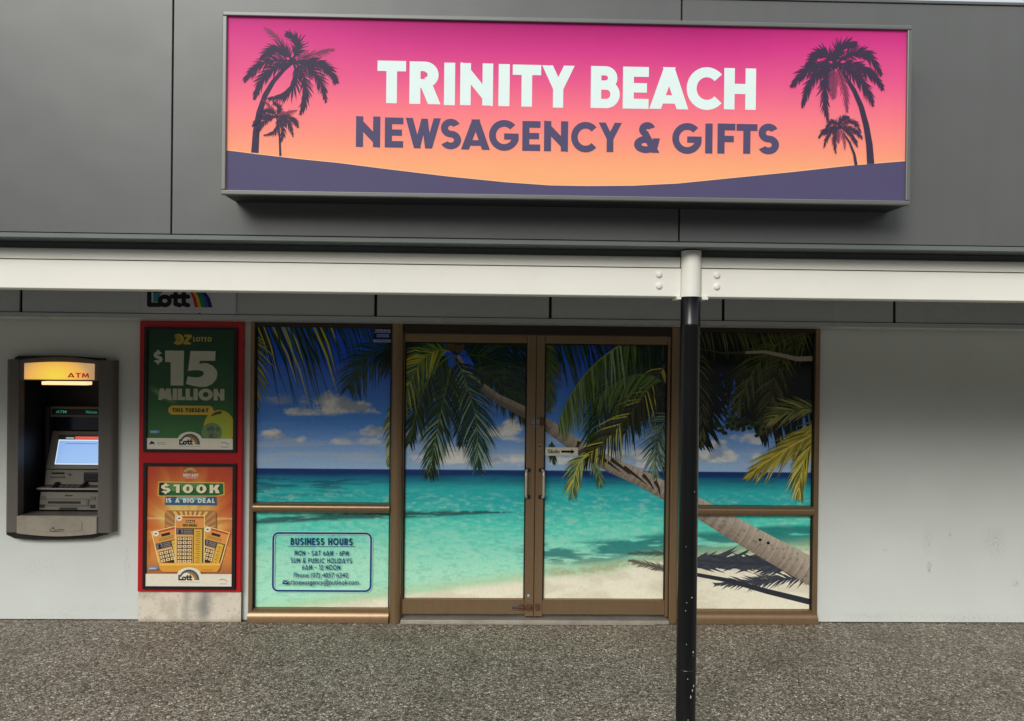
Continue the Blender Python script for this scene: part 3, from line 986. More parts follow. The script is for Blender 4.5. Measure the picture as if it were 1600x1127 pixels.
# leaning trunk: ringed grey bark
TR = [(-0.2997, 1.9771), (-0.1886, 1.8166), (0.0033, 1.6662), (0.2429, 1.5494), (0.4111, 1.4508), (0.628, 1.2999), (0.8691, 1.1729), (1.0861, 1.0837), (1.2796, 0.9797), (1.5365, 0.8521), (1.8136, 0.6955), (2.0571, 0.5623), (2.2523, 0.4575), (2.4967, 0.3287)]
TWID = [0.045, 0.05, 0.07, 0.085, 0.095, 0.105, 0.115, 0.125, 0.13, 0.145, 0.168, 0.182, 0.195, 0.205]
segs = []
for i in range(len(TR) - 1):
    for k in range(14):
        t = k / 14
        segs.append((TR[i][0] + (TR[i + 1][0] - TR[i][0]) * t, TR[i][1] + (TR[i + 1][1] - TR[i][1]) * t, TWID[i] + (TWID[i + 1] - TWID[i]) * t, i, len(segs)))
def draw_trunk(k0, k1):
    for (a, b) in zip(segs[k0:k1], segs[k0 + 1:k1 + 1]):
        dx, dz = b[0] - a[0], b[1] - a[1]
        l = math.hypot(dx, dz)
        nx, nz = -dz / l, dx / l
        bend = 0.012
        dark_end = a[3] < 4
        NW = 10
        ringtone = 0.07 * math.sin(a[4] * 1.9) + rng.uniform(-0.07, 0.07)
        for j in range(NW):
            f0, f1 = -0.5 + j / NW, -0.5 + (j + 1) / NW
            g = 0.5 + 0.5 * math.sin(math.pi * (j + 0.5) / NW)
            tone = mixc(C(116, 98, 84), C(206, 192, 174), min(1, max(0, 0.25 + 0.62 * (j + 0.6) / NW + ringtone + rng.uniform(-0.07, 0.07))))
            if rng.random() < 0.05: tone = mixc(tone, C(96, 80, 68), 0.4)
            if dark_end: tone = mixc(tone, C(96, 90, 78), 0.25 if j > 4 else 0.6)
            cb = lambda f: bend * (1 - (2 * f) ** 2)
            palm.add([(a[0] + nx * a[2] * f0 + dx / l * cb(f0), a[1] + nz * a[2] * f0 + dz / l * cb(f0)), (b[0] + nx * b[2] * f0 + dx / l * cb(f0), b[1] + nz * b[2] * f0 + dz / l * cb(f0)),
                      (b[0] + nx * b[2] * f1 + dx / l * cb(f1), b[1] + nz * b[2] * f1 + dz / l * cb(f1)), (a[0] + nx * a[2] * f1 + dx / l * cb(f1), a[1] + nz * a[2] * f1 + dz / l * cb(f1))], tone)
    for i in range(k0, min(k1, len(segs) - 1), 3):                    # scars between the rings
        a, b = segs[i], segs[i + 1]
        dx, dz = b[0] - a[0], b[1] - a[1]
        l = math.hypot(dx, dz)
        nx, nz = -dz / l, dx / l
        pts = [(a[0] + nx * a[2] * f + dx / l * 0.014 * (1 - (2 * f) ** 2), a[1] + nz * a[2] * f + dz / l * 0.014 * (1 - (2 * f) ** 2)) for f in (-0.5, -0.25, 0.0, 0.25, 0.48)]
        palm.stroke(pts, 0.004, 0.0015, mixc(C(104, 88, 76), C(140, 122, 106), rng.random()))


draw_trunk(0, len(segs))
# shadows of fronds across the trunk between door and window
for (p, q) in zip([(0.6275, 1.3477), (0.7723, 1.2438), (0.8685, 1.2159), (0.9652, 1.1593), (1.1099, 1.103), (1.2018, 1.0558)], [(0.5852, 1.2805), (0.9416, 1.1208), (1.0138, 1.1023), (1.1348, 1.0314), (1.1929, 0.9935), (1.2416, 0.9459)]):
    palm.stroke([p, ((p[0] + q[0]) / 2 + 0.01, (p[1] + q[1]) / 2 - 0.004), q], 0.03, 0.006, C(62, 52, 46))
for p in [(1.9983, 0.6197), (2.0615, 0.596)]:
    palm.disc(p[0], p[1], 0.013, 0.011, C(30, 26, 24), 12)
# left window: leaves hanging in from above, a frond from the right, a yellow tip
frond(palm, [(-1.8455, 2.2337), (-1.4467, 2.286), (-0.9276, 2.2356)], 60, 0.42, (G_blue, G_mid), w=0.012, droop=0.9, base_ang=75, tip_ang=50, rib=0, sides=(-1,), start=0.0, jag=0.5)
frond(palm, [(-1.8689, 2.224), (-1.6346, 2.2647), (-1.2108, 2.2416)], 34, 0.62, (G_dark, G_mid, G_yel), w=0.013, droop=0.8, base_ang=70, tip_ang=55, rib=0, sides=(-1,), start=0.0, jag=0.45)
frond(palm, [(-1.8304, 2.1299), (-1.7542, 2.0127), (-1.778, 1.5632)], 22, 0.2, (G_mid, G_yel), w=0.012, droop=0.5, rib=0.01)
frond(palm, [(-0.6422, 2.0824), (-0.9023, 2.0699), (-1.0517, 1.9022), (-1.0877, 1.7311)], 46, 0.26, (G_blue, C(44, 84, 62)), w=0.010, droop=0.6, base_ang=66, tip_ang=30, rib=0.008, ribc=G_mid)
frond(palm, [(-0.751, 1.6206), (-0.7779, 1.4779), (-0.7888, 1.169)], 20, 0.11, (G_mid, G_yel), w=0.012, droop=0.8, rib=0.012, ribc=C(170, 160, 70))
# left door: the crown
frond(palm, [(-0.2811, 2.0153), (-0.0259, 2.1515), (0.3095, 1.984)], 56, 0.34, (G_dark, C(34, 62, 48)), w=0.012, droop=0.8, rib=0.01)
frond(palm, [(-0.2522, 1.9776), (0.0706, 2.0336), (0.2759, 1.5831)], 60, 0.32, (G_dark, G_blue, G_mid), w=0.011, droop=0.7, rib=0.011, ribc=G_mid)
frond(palm, [(-0.3572, 2.0287), (-0.5953, 2.121), (-0.8396, 1.952)], 46, 0.3, (G_dark, G_blue), w=0.012, droop=0.8, rib=0.01)
frond(palm, [(-0.2134, 1.9115), (0.073, 1.8194), (0.2484, 1.4875)], 44, 0.22, (G_dark, G_mid), w=0.010, droop=0.5, rib=0.01, ribc=G_mid)
frond(palm, [(-0.2995, 1.9581), (-0.1881, 1.769), (-0.2452, 1.34)], 40, 0.24, (G_dark, G_blue), w=0.011, droop=0.4, rib=0.01)
frond(palm, [(-0.2897, 1.9344), (-0.1052, 1.5794), (-0.1292, 1.1696)], 64, 0.27, (G_blue, C(50, 92, 84), G_pale), w=0.010, droop=0.45, base_ang=56, tip_ang=18, rib=0.011, ribc=C(96, 120, 92))
frond(palm, [(-0.3184, 1.9579), (-0.4092, 1.5765), (-0.4849, 1.1096)], 66, 0.26, (G_dark, G_mid, G_pale), w=0.010, droop=0.45, base_ang=56, tip_ang=18, rib=0.012, ribc=C(110, 124, 70))
frond(palm, [(-0.3282, 1.9768), (-0.5454, 1.884), (-0.6343, 1.3366)], 54, 0.26, (G_dark, G_mid), w=0.011, droop=0.5, rib=0.011, ribc=C(120, 130, 50))
frond(palm, [(-0.3285, 2.0053), (-0.595, 2.0972), (-0.7026, 1.5261)], 60, 0.25, (G_mid, G_lit, G_yel), w=0.010, droop=0.55, base_ang=60, tip_ang=26, rib=0.012, ribc=C(140, 150, 60))
for k in range(9):
    p = [(-0.319, 2.0054)][0]
    palm.disc(p[0] + rng.uniform(-0.06, 0.07), p[1] + rng.uniform(-0.02, 0.07), 0.03, 0.022, mixc(C(40, 32, 24), C(96, 78, 54), rng.random()), 10)
# the trunk passes in front of the shaded fronds
draw_trunk(20, 14 * 4)
# right door
frond(palm, [(0.337, 2.0891), (0.499, 2.1197), (0.882, 2.1051)], 50, 0.34, (G_dark, G_mid), w=0.010, droop=0.9, base_ang=80, tip_ang=60, rib=0, sides=(-1,), start=0.0, jag=0.5)
frond(palm, [(0.3368, 2.1082), (0.4148, 1.9661), (0.4, 1.5843)], 40, 0.16, (G_mid, C(120, 124, 60)), w=0.010, droop=0.6, rib=0.01)
frond(palm, [(1.3147, 2.0479), (1.2993, 1.7367), (1.1953, 1.592)], 44, 0.36, (G_dark, C(30, 48, 30)), w=0.014, droop=0.6, rib=0.01)
frond(palm, [(1.3614, 2.1681), (1.0754, 1.9735), (1.0091, 1.4946)], 60, 0.36, (G_dark, C(40, 60, 34)), w=0.014, droop=0.6, rib=0.01)
frond(palm, [(1.3229, 2.1677), (0.8824, 2.0669), (0.7232, 1.3485)], 66, 0.34, (G_dark, G_mid), w=0.013, droop=0.6, rib=0.011)
frond(palm, [(1.2964, 1.976), (1.0091, 1.4946), (0.6436, 1.1949)], 64, 0.28, (G_dark, C(84, 88, 42), G_yel), w=0.011, droop=0.5, base_ang=56, tip_ang=30, rib=0.011, ribc=C(90, 92, 44))
frond(palm, [(1.2699, 1.7842), (1.0754, 1.9735), (0.7671, 1.693)], 50, 0.34, (G_mid, G_lit), w=0.010, droop=0.75, base_ang=64, rib=0.010, sides=(1,), jag=0.35)
frond(palm, [(1.1211, 2.1652), (0.6203, 1.9684), (0.4729, 1.48)], 84, 0.34, (G_mid, G_lit, G_pale), w=0.011, droop=0.75, base_ang=70, tip_ang=26, rib=0.013, ribc=C(150, 168, 96), sides=(1,), jag=0.3)
frond(palm, [(1.2699, 1.7842), (1.1309, 1.3521), (1.2876, 1.114)], 10, 0.1, (G_dark, G_mid), w=0.01, rib=0.006)
frond(palm, [(1.3495, 1.5696), (1.1871, 1.4723), (1.2012, 1.1037)], 40, 0.2, (G_blue, G_pale), w=0.008, droop=0.35, rib=0.008)
frond(palm, [(0.6909, 1.2431), (0.5956, 1.2041), (0.5794, 0.9555)], 36, 0.17, (G_mid, G_pale, G_yel), w=0.009, droop=0.5, base_ang=40, tip_ang=14, rib=0.012, ribc=G_yel)
frond(palm, [(0.725, 1.1956), (0.7736, 1.1339), (0.7893, 1.024)], 14, 0.1, (G_mid, G_pale), w=0.008, droop=0.5, base_ang=40, tip_ang=14, rib=0.006)
frond(palm, [(0.4219, 1.3459), (0.4224, 1.2982), (0.4428, 1.1933)], 12, 0.09, (G_blue, G_mid), w=0.008, droop=0.5, base_ang=40, tip_ang=14, rib=0.006)
# right window: deep shade of leaves, a pale branch, round leaves, a bright frond
for ctrl, ln in (([(1.3614, 2.1681), (1.8421, 2.2697), (2.5216, 2.1339)], 0.62), ([(2.4728, 2.1574), (1.9411, 2.0791), (1.4359, 1.9775)], 0.5), ([(1.4107, 2.073), (1.5587, 1.7873), (1.5158, 1.3555)], 0.3),
                 ([(2.5235, 1.9897), (2.186, 1.8419), (1.9484, 1.5033)], 0.42)):
    frond(palm, ctrl, 80, ln, (C(8, 14, 14), C(20, 32, 28)), w=0.03, droop=0.8, base_ang=75, tip_ang=50, rib=0.02, jag=0.4, start=0.0)
frond(palm, [(2.3997, 2.1805), (1.9882, 2.1756), (1.8119, 1.598)], 66, 0.3, (C(30, 40, 20), C(104, 112, 52)), w=0.010, droop=0.6, rib=0.01, ribc=C(110, 112, 60))
frond(palm, [(2.1829, 2.0819), (2.0656, 1.7926), (2.0265, 1.4464)], 50, 0.22, (C(30, 38, 22), C(112, 108, 62)), w=0.010, droop=0.6, rib=0.01)
frond(palm, [(1.3614, 2.1681), (1.5563, 1.9789), (1.5544, 1.3558)], 44, 0.2, (G_dark, C(104, 104, 60)), w=0.009, droop=0.7, rib=0.01)
frond(palm, [(1.4573, 2.1932), (1.9393, 2.223), (2.4724, 2.1814)], 60, 0.26, (C(24, 34, 20), C(110, 112, 56)), w=0.009, droop=0.8, base_ang=75, tip_ang=55, rib=0, sides=(-1,), start=0)
palm.stroke([(1.8693, 2.0255), (2.0142, 2.032), (2.1597, 2.0048), (2.2568, 1.9819), (2.475, 1.9892)], 0.018, 0.04, C(168, 158, 140))
palm.stroke([(1.5555, 2.0459), (1.7004, 2.0188), (1.8693, 2.0255)], 0.01, 0.02, C(70, 66, 54))
for k in range(70):
    p = (lambda a: (a[0][0] + rng.gauss(0, 0.14), a[0][1] + rng.gauss(0, 0.03)))([(1.8423, 1.4832)])
    palm.disc(p[0], p[1] - 0.1 * abs(p[0] - 1.85) + 0.02, rng.uniform(0.012, 0.024), rng.uniform(0.010, 0.018), mixc(C(12, 24, 16), C(74, 96, 48), rng.random() ** 2), 8)
frond(palm, [(2.48, 1.6045), (2.2613, 1.6408), (2.0738, 1.5285)], 26, 0.22, (G_mid, C(190, 176, 96)), w=0.010, droop=0.2, base_ang=36, tip_ang=14, rib=0.01)
frond(palm, [(2.5292, 1.5569), (2.2406, 1.3619), (2.001, 1.1676)], 40, 0.3, (C(96, 92, 36), G_yel, C(226, 210, 120)), w=0.013, droop=0.25, base_ang=30, tip_ang=10, rib=0.014, ribc=C(214, 190, 80))
frond(palm, [(2.5298, 1.5088), (2.3133, 1.3625), (2.2844, 0.9775)], 44, 0.26, (C(66, 70, 30), G_yel, C(230, 214, 130)), w=0.012, droop=0.6, base_ang=34, tip_ang=12, rib=0.013, ribc=C(206, 184, 84))
frond(palm, [(2.5109, 1.4701), (2.1541, 1.313), (1.9147, 1.1093)], 50, 0.2, (C(110, 104, 40), C(206, 190, 78)), w=0.012, droop=0.3, base_ang=24, tip_ang=8, rib=0.016, ribc=C(224, 200, 90))
print('palm shapes', len(palm.polys))

PY = 0.012                                            # glass plane


def pane(parent, x0, x1, z0, z1):
    p = box('pane', x0 - 0.006, x1 + 0.006, PY, PY + 0.008, z0 - 0.006, z1 + 0.006, M_gasket, parent, 0)
    sheet('beach_print', x0, x1, z0, z1, PY - 0.0006, 0.006, beach, M_vinyl, p)
    palm.build('palm_print', PY - 0.0008, M_vinyl, p, (x0, x1, z0, z1))
    return p


def bar_v(name, x0, x1, z0, z1, yf, yb, parent, mat=None, r=0.006):
    return box(name, x0, x1, yf, yb, z0, z1, mat or M_bronze, parent, r, 2)


# ------------------------------------------------------------------ shop front: two windows, door frame, two sliding doors
WT, GT = 2.207, 2.176
lw = thing('shop_window', 'tall bronze framed shop window with beach print and printed business hours, left of the doors', 'window', (-1.28, 0.03, 0.0), 'bronze framed windows with beach print')
box('jamb', -1.804, -1.774, -0.03, 0.06, 0.03, WT, M_bronze, lw, 0.004, 2)
box('head', -1.773, -0.772, -0.03, 0.06, GT, WT, M_bronze_d, lw, 0.003)
profile_x('transom', [(-0.012, 0.806), (-0.034, 0.812), (-0.044, 0.828), (-0.046, 0.842), (-0.044, 0.856), (-0.034, 0.870), (-0.012, 0.876), (0.01, 0.876), (0.01, 0.806)], -1.772, -0.773, M_bronze, lw, False)
profile_x('sill', [(-0.05, 0.002), (-0.05, 0.045), (-0.035, 0.07), (-0.012, 0.092), (0.01, 0.097), (0.05, 0.097), (0.05, 0.002)], -1.804, -0.772, M_bronze, lw)
prt = [(-0.771, -0.02), (-0.771, 0.05), (-0.682, 0.05), (-0.682, -0.02), (-0.69, -0.04), (-0.703, -0.05), (-0.727, -0.053), (-0.75, -0.05), (-0.763, -0.04)]
profile_z('mullion', prt, 0.002, WT, M_bronze, lw)
for z0, z1 in ((0.1, 0.803), (0.879, 2.173)):
    for x0, x1 in ((-1.7735, -1.764), (-0.781, -0.7715)):
        box('glazing_bead', x0, x1, -0.006, 0.011, z0, z1, M_gasket, lw, 0)
pu = pane(lw, -1.772, -0.773, 0.879, 2.174)
pl_ = pane(lw, -1.772, -0.773, 0.099, 0.803)
# business hours, cut from blue film
hrs = Ink()
BL, WH = C(20, 66, 128), C(214, 244, 226)
(hx0, hz1), (hx1, hz0) = [(-1.6328, 0.6504), (-0.9114, 0.2221)]
def rrect(x0, x1, z0, z1, r):
    return [(cx + r * math.cos(math.radians(a)), cz + r * math.sin(math.radians(a))) for cx, cz, s in ((x1 - r, z1 - r, 0), (x0 + r, z1 - r, 90), (x0 + r, z0 + r, 180), (x1 - r, z0 + r, 270)) for a in range(s, s + 91, 15)]
rr_ = rrect(hx0, hx1, hz0, hz1, 0.04)
hrs.stroke(rr_ + rr_[:2], 0.024, 0.024, C(196, 236, 226))
hrs.stroke(rr_ + rr_[:2], 0.014, 0.014, BL)
for txt, (u0, v, u1, h), bold in [('BUSINESS HOURS', (454, 852, 552, 11), 0.009), ('MON - SAT 6AM - 6PM', (460.5, 868.5, 546, 7.8), 0.009), ('SUN & PUBLIC HOLIDAYS', (455, 880, 551.5, 7.8), 0.009),
                                   ('6AM - 12 NOON', (473, 890.5, 533, 7.8), 0.009), ('Phone (07) 4057 6342', (460, 902, 545.5, 7.8), 0.009), ('tbnewsagency@outlook.com', (455.5, 912.5, 562.5, 7.8), 0.009)]:
    mx0 = -1.772 + (u0 - 397) / (611 - 397) * 0.999
    mx1 = -1.772 + (u1 - 397) / (611 - 397) * 0.999
    z = 0.803 - (v - 801.5) / (949.5 - 801.5) * 0.704
    if txt.upper() == txt: line_of(hrs, txt, mx0, mx1, z, z + h * 0.00475, 0.22 if h > 10 else 0.175, BL, 0.2)
    else:
        for dx in (0.0, 0.0007):
            text_ink(hrs, txt, mx0 + dx, mx1 + dx, z, h * 0.00475, BL, 0.0)
    if txt.startswith('BUS'): hrs.rect(mx0 - 0.02, mx1 + 0.02, z - 0.011, z - 0.0075, BL)
    if txt.startswith('tb'):
        hrs.rect(mx0 - 0.058, mx0 - 0.014, z + 0.002, z + 0.03, BL)
        hrs.stroke([(mx0 - 0.056, z + 0.027), (mx0 - 0.036, z + 0.012), (mx0 - 0.016, z + 0.027)], 0.004, 0.004, C(190, 232, 214))
hrs.build('business_hours_lettering', PY - 0.0095, M_vinyl, pl_)
stk = Ink()
(a, b), (c_, d_) = [(-0.9081, 2.1718), (-0.7699, 2.0667)]
stk.rect(a, c_, d_, b, C(16, 24, 96))
stk.rect(a, c_, b - 0.030, b - 0.026, C(200, 204, 226))
text_ink(stk, 'WARNING!', a + 0.01, c_ - 0.012, b - 0.022, 0.019, C(214, 216, 230), 0.02)
stk.rect(a + 0.022, c_ - 0.026, b - 0.064, b - 0.04, C(150, 156, 206))
text_ink(stk, 'SECURITY', a + 0.026, c_ - 0.03, b - 0.058, 0.012, C(30, 34, 110), 0.009)
stk.rect(a, c_ - 0.004, d_ + 0.004, d_ + 0.024, C(170, 188, 214))
stk.rect(a + 0.012, c_ - 0.02, d_ + 0.011, d_ + 0.017, C(60, 76, 130))
stk.build('warning_sticker', PY - 0.010, M_vinyl, pu)

rw = thing('shop_window', 'bronze framed shop window with leaning palm trunk print, beside the black post', 'window', (1.89, 0.03, 0.0), 'bronze framed windows with beach print')
box('jamb', 2.388, 2.423, -0.03, 0.06, 0.03, WT, M_bronze, rw, 0.004, 2)
box('jamb', 1.362, 1.408, -0.03, 0.06, 0.03, WT, M_bronze, rw, 0.004, 2)
box('head', 1.409, 2.387, -0.03, 0.06, GT, WT, M_bronze_d, rw, 0.003)
profile_x('transom', [(-0.012, 0.806), (-0.034, 0.812), (-0.044, 0.828), (-0.046, 0.842), (-0.044, 0.856), (-0.034, 0.870), (-0.012, 0.876), (0.01, 0.876), (0.01, 0.806)], 1.409, 2.387, M_bronze, rw, False)
profile_x('sill', [(-0.05, 0.002), (-0.05, 0.045), (-0.035, 0.07), (-0.012, 0.092), (0.01, 0.097), (0.05, 0.097), (0.05, 0.002)], 1.362, 2.423, M_bronze, rw)
for z0, z1 in ((0.1, 0.803), (0.879, 2.173)):
    for x0, x1 in ((1.4085, 1.418), (2.3785, 2.3875)):
        box('glazing_bead', x0, x1, -0.006, 0.011, z0, z1, M_gasket, rw, 0)
pane(rw, 1.409, 2.387, 0.879, 2.174)
pane(rw, 1.409, 2.387, 0.099, 0.803)

df = thing('door_frame', 'bronze door frame with dark header and worn metal floor track around the sliding doors', 'door frame', (0.3, 0.05, 0.0))
box('header', -0.681, 1.305, -0.035, 0.09, 2.145, WT, M_bronze_d, df, 0.003)
box('jamb', 1.306, 1.361, -0.045, 0.09, 0.002, WT, M_bronze, df, 0.006, 2)
box('threshold', -0.681, 1.305, -0.06, 0.09, 0.002, 0.03, M_track, df, 0.004)
box('floor_track', -0.681, 1.20, -0.072, -0.061, 0.002, 0.02, M_track, df, 0.002)


def sliding_door(label, x0, x1, gx0, gx1, group, lead):
    t = thing('sliding_door', label, 'door', ((x0 + x1) / 2, 0.04, 0.035), group)
    yf, yb = -0.018, 0.03
    box('stile', x0, gx0, yf, yb, 0.045, 2.138, M_bronze, t, 0.004, 2)
    box('stile', gx1, x1, yf, yb, 0.045, 2.138, M_bronze, t, 0.004, 2)
    box('top_rail', gx0 + 0.0005, gx1 - 0.0005, yf + 0.002, yb, 2.076, 2.138, M_bronze, t, 0.003)
    box('bottom_rail', gx0 + 0.0005, gx1 - 0.0005, yf + 0.002, yb, 0.06, 0.17, M_bronze, t, 0.003)
    p = pane(t, gx0 + 0.001, gx1 - 0.001, 0.172, 2.074)
    for a_, b_ in ((gx0 + 0.0012, gx0 + 0.010), (gx1 - 0.010, gx1 - 0.0012)):
        box('glazing_bead', a_, b_, -0.004, 0.0105, 0.173, 2.073, M_gasket, t, 0)
    box('glazing_bead', gx0 + 0.0105, gx1 - 0.0105, -0.004, 0.0105, 2.066, 2.0735, M_gasket, t, 0)
    # pull handle: a bowed bar on two feet
    hx = x1 - 0.055 if lead > 0 else x0 + 0.047
    ox = -0.012 if lead > 0 else 0.012
    z0, z1 = 0.935, 1.135
    arc = [(hx, yf + 0.002, z0), (hx + ox * 0.6, yf - 0.025, z0), (hx + ox, yf - 0.04, z0 + 0.012), (hx + ox, yf - 0.045, z0 + 0.04), (hx + ox, yf - 0.045, z1 - 0.04), (hx + ox, yf - 0.04, z1 - 0.012), (hx + ox * 0.6, yf - 0.025, z1), (hx, yf + 0.002, z1)]
    h = tube('handle', arc, 0.0092, M_handle, t)
    for z in (z0, z1):
        box('handle_foot', hx - 0.022, hx + 0.022, yf - 0.012, yf - 0.0005, z - 0.013, z + 0.013, M_black, h, 0.002)
    return t, p, yf


dl, dlp, yf = sliding_door('left bronze sliding door with palm crown and turquoise sea print', -0.680, 0.2985, -0.674, 0.232, 'sliding doors with beach print', 1)
dr, drp, yf = sliding_door('right bronze sliding door with Slide arrow sticker and leaning trunk print', 0.3025, 1.303, 0.364, 1.281, 'sliding doors with beach print', -1)
# hasp and lock between the doors, small lock plate, latch at the bottom
hs = box('hasp_plate', 0.268, 0.2975, yf - 0.006, yf - 0.0005, 1.455, 1.535, M_metal, dl, 0.002)
for z in (1.47, 1.52):
    dome('screw', 0.2785, yf - 0.006, z, 0.006, 0.003, M_black, hs, 10)
hl = box('hasp_hinge', 0.3035, 0.33, yf - 0.012, yf - 0.0005, 1.458, 1.532, M_metal, dr, 0.002)
box('hasp_knuckle', 0.331, 0.366, yf - 0.02, yf - 0.0005, 1.466, 1.524, M_rust, dr, 0.005, 2)
dome('screw', 0.317, yf - 0.012, 1.475, 0.006, 0.003, M_black, hl, 10)
dome('screw', 0.317, yf - 0.012, 1.518, 0.006, 0.003, M_black, hl, 10)
lk = box('lock_plate', 0.318, 0.342, yf - 0.005, yf - 0.0005, 1.278, 1.333, M_metal, dr, 0.002)
dome('keyhole', 0.33, yf - 0.005, 1.312, 0.007, 0.003, M_black, lk, 10)
bolt = box('latch_plate', 0.128, 0.188, yf - 0.006, yf + 0.0015, 0.092, 0.133, M_metal, dl, 0.002)
tube('latch_bolt', [(0.14, yf - 0.012, 0.113), (0.2, yf - 0.012, 0.113), (0.292, yf - 0.012, 0.113)], 0.007, M_rust, dl, 8)
box('latch_keeper', 0.2, 0.224, yf - 0.016, yf + 0.0012, 0.097, 0.135, M_rust, dl, 0.003)
box('latch_keeper', 0.246, 0.284, yf - 0.018, yf - 0.0005, 0.095, 0.137, M_rust, dl, 0.003)
box('latch_keeper', 0.312, 0.343, yf - 0.018, yf - 0.0005, 0.098, 0.140, M_rust, dr, 0.003)
dome('key_cylinder', 0.262, yf - 0.0005, 0.197, 0.0135, 0.006, M_track, dl, 16)
sl = Ink()
(a, b), (c_, d_) = [(0.3674, 1.3025), (0.6192, 1.2401)]
a = 0.3665
sl.rect(a, c_, d_, b, C(232, 226, 208))
for dx in (0.0, 0.0025):
    text_ink(sl, 'Slide', a + 0.027 + dx, a + 0.116 + dx, d_ + 0.018, 0.030, C(20, 18, 18), 0.0)
zc = (b + d_) / 2
sl.rect(a + 0.128, a + 0.205, zc - 0.008, zc + 0.008, C(16, 14, 14))
sl.add([(a + 0.203, zc - 0.019), (a + 0.228, zc), (a + 0.203, zc + 0.019)], C(16, 14, 14))
sl.build('slide_sticker', PY - 0.011, M_vinyl, drp)

# ------------------------------------------------------------------ the big sign
sign = thing('shop_sign', 'large sunset coloured shop sign with palms, white and purple lettering, on the grey fascia', 'sign', (0.324, -2.04, 2.69))
SX0, SX1, SZ0, SZ1 = -1.25, 1.898, 2.69, 3.517
box('cabinet', SX0 + 0.004, SX1 - 0.004, -2.11, -1.951, SZ0 + 0.003, SZ1 - 0.003, M_signcase, sign, 0.002)
FY = -2.135
fr = 0.021
def frame_bar(x0, x1, z0, z1):
    o = box('frame_bar', x0, x1, FY, -2.1105, z0, z1, M_signframe, sign, 0.004, 2)
frame_bar(SX0, SX1, SZ1 - fr, SZ1)
frame_bar(SX0, SX1, SZ0, SZ0 + fr)
frame_bar(SX0, SX0 + fr, SZ0 + fr + 0.0005, SZ1 - fr - 0.0005)
frame_bar(SX1 - fr, SX1, SZ0 + fr + 0.0005, SZ1 - fr - 0.0005)
FX0, FX1, FZa, FZb = SX0 + fr - 0.002, SX1 - fr + 0.002, SZ0 + fr - 0.002, SZ1 - fr + 0.002


def sunset(X, Z):
    t = (Z - FZa) / (FZb - FZa)
    u = (X - FX0) / (FX1 - FX0)
    stops = [(0.0, C(250, 178, 122)), (0.16, C(250, 172, 122)), (0.30, C(250, 150, 126)), (0.48, C(248, 124, 136)), (0.66, C(232, 90, 140)), (0.84, C(210, 56, 134)), (1.0, C(172, 24, 108))]
    c = np.zeros(X.shape + (3,))
    side = np.abs(u - 0.5) * 2
    tt = t - 0.10 * sstep(0.35, 1.0, side) * sstep(0.5, 1.0, t)
    for (a, ca), (b, cb) in zip(stops, stops[1:]):
        k = np.clip((tt - a) / (b - a), 0, 1)
        if a == 0: c = lerp(np.array(ca) * np.ones(X.shape + (3,)), np.array(cb), k)
        else: c = lerp(c, np.array(cb), k)
    return c


face = box('face', FX0, FX1, -2.122, -2.1115, FZa, FZb, M_signcase, sign, 0)
sheet('sunset_print', FX0 + 0.001, FX1 - 0.001, FZa + 0.001, FZb - 0.001, -2.1225, 0.02, sunset, M_face, face)
art = Ink(gap=2e-6)
PUR, WHT, PALMC = C(84, 78, 110), C(226, 242, 238), C(62, 54, 76)
hill = [(-1.2285, 2.8918), (-1.0936, 2.8768), (-0.9211, 2.8595), (-0.7194, 2.8427), (-0.5171, 2.8201), (-0.2271, 2.7901), (0.0347, 2.7682), (0.2389, 2.757), (0.4143, 2.757), (0.6193, 2.7618), (0.8248, 2.7753), (1.0896, 2.806), (1.3553, 2.8368), (1.6218, 2.8706), (1.8804, 2.8956)]
hl_ = [(max(FX0 + 0.001, min(FX1 - 0.001, x)), z) for x, z in hill]
art.add([(x, z + 0.0025) for x, z in hl_] + [(x, z - 0.02) for x, z in hl_[::-1]], C(255, 196, 150))
for p, q in zip(hl_, hl_[1:]):
    art.add([p, q, (q[0], FZa + 0.001), (p[0], FZa + 0.001)], PUR)


def sign_palm(trunk, w0, w1, fronds, L, n, wl, c=PALMC, pale=()):
    art.stroke(trunk, w0, w1, c)
    art.disc(fronds[0][0][0], fronds[0][0][1] - L * 0.1, L * 0.3, L * 0.28, c, 14)
    for k, f in enumerate(fronds):
        thin = k in pale
        frond(art, f, n, L * (0.75 if thin else 1.0), (c, c) if not thin else (mixc(c, C(220, 90, 130), 0.3),) * 2, w=wl * (0.6 if thin else 1.0), droop=0.3, base_ang=50, tip_ang=20, rib=L * (0.06 if thin else 0.2), ribc=c, jag=0.3)


def scale_pts(pts, src, dst, s, flip=1):
    return [(dst[0] + (x - src[0]) * s * flip, dst[1] + (z - src[1]) * s) for x, z in pts]


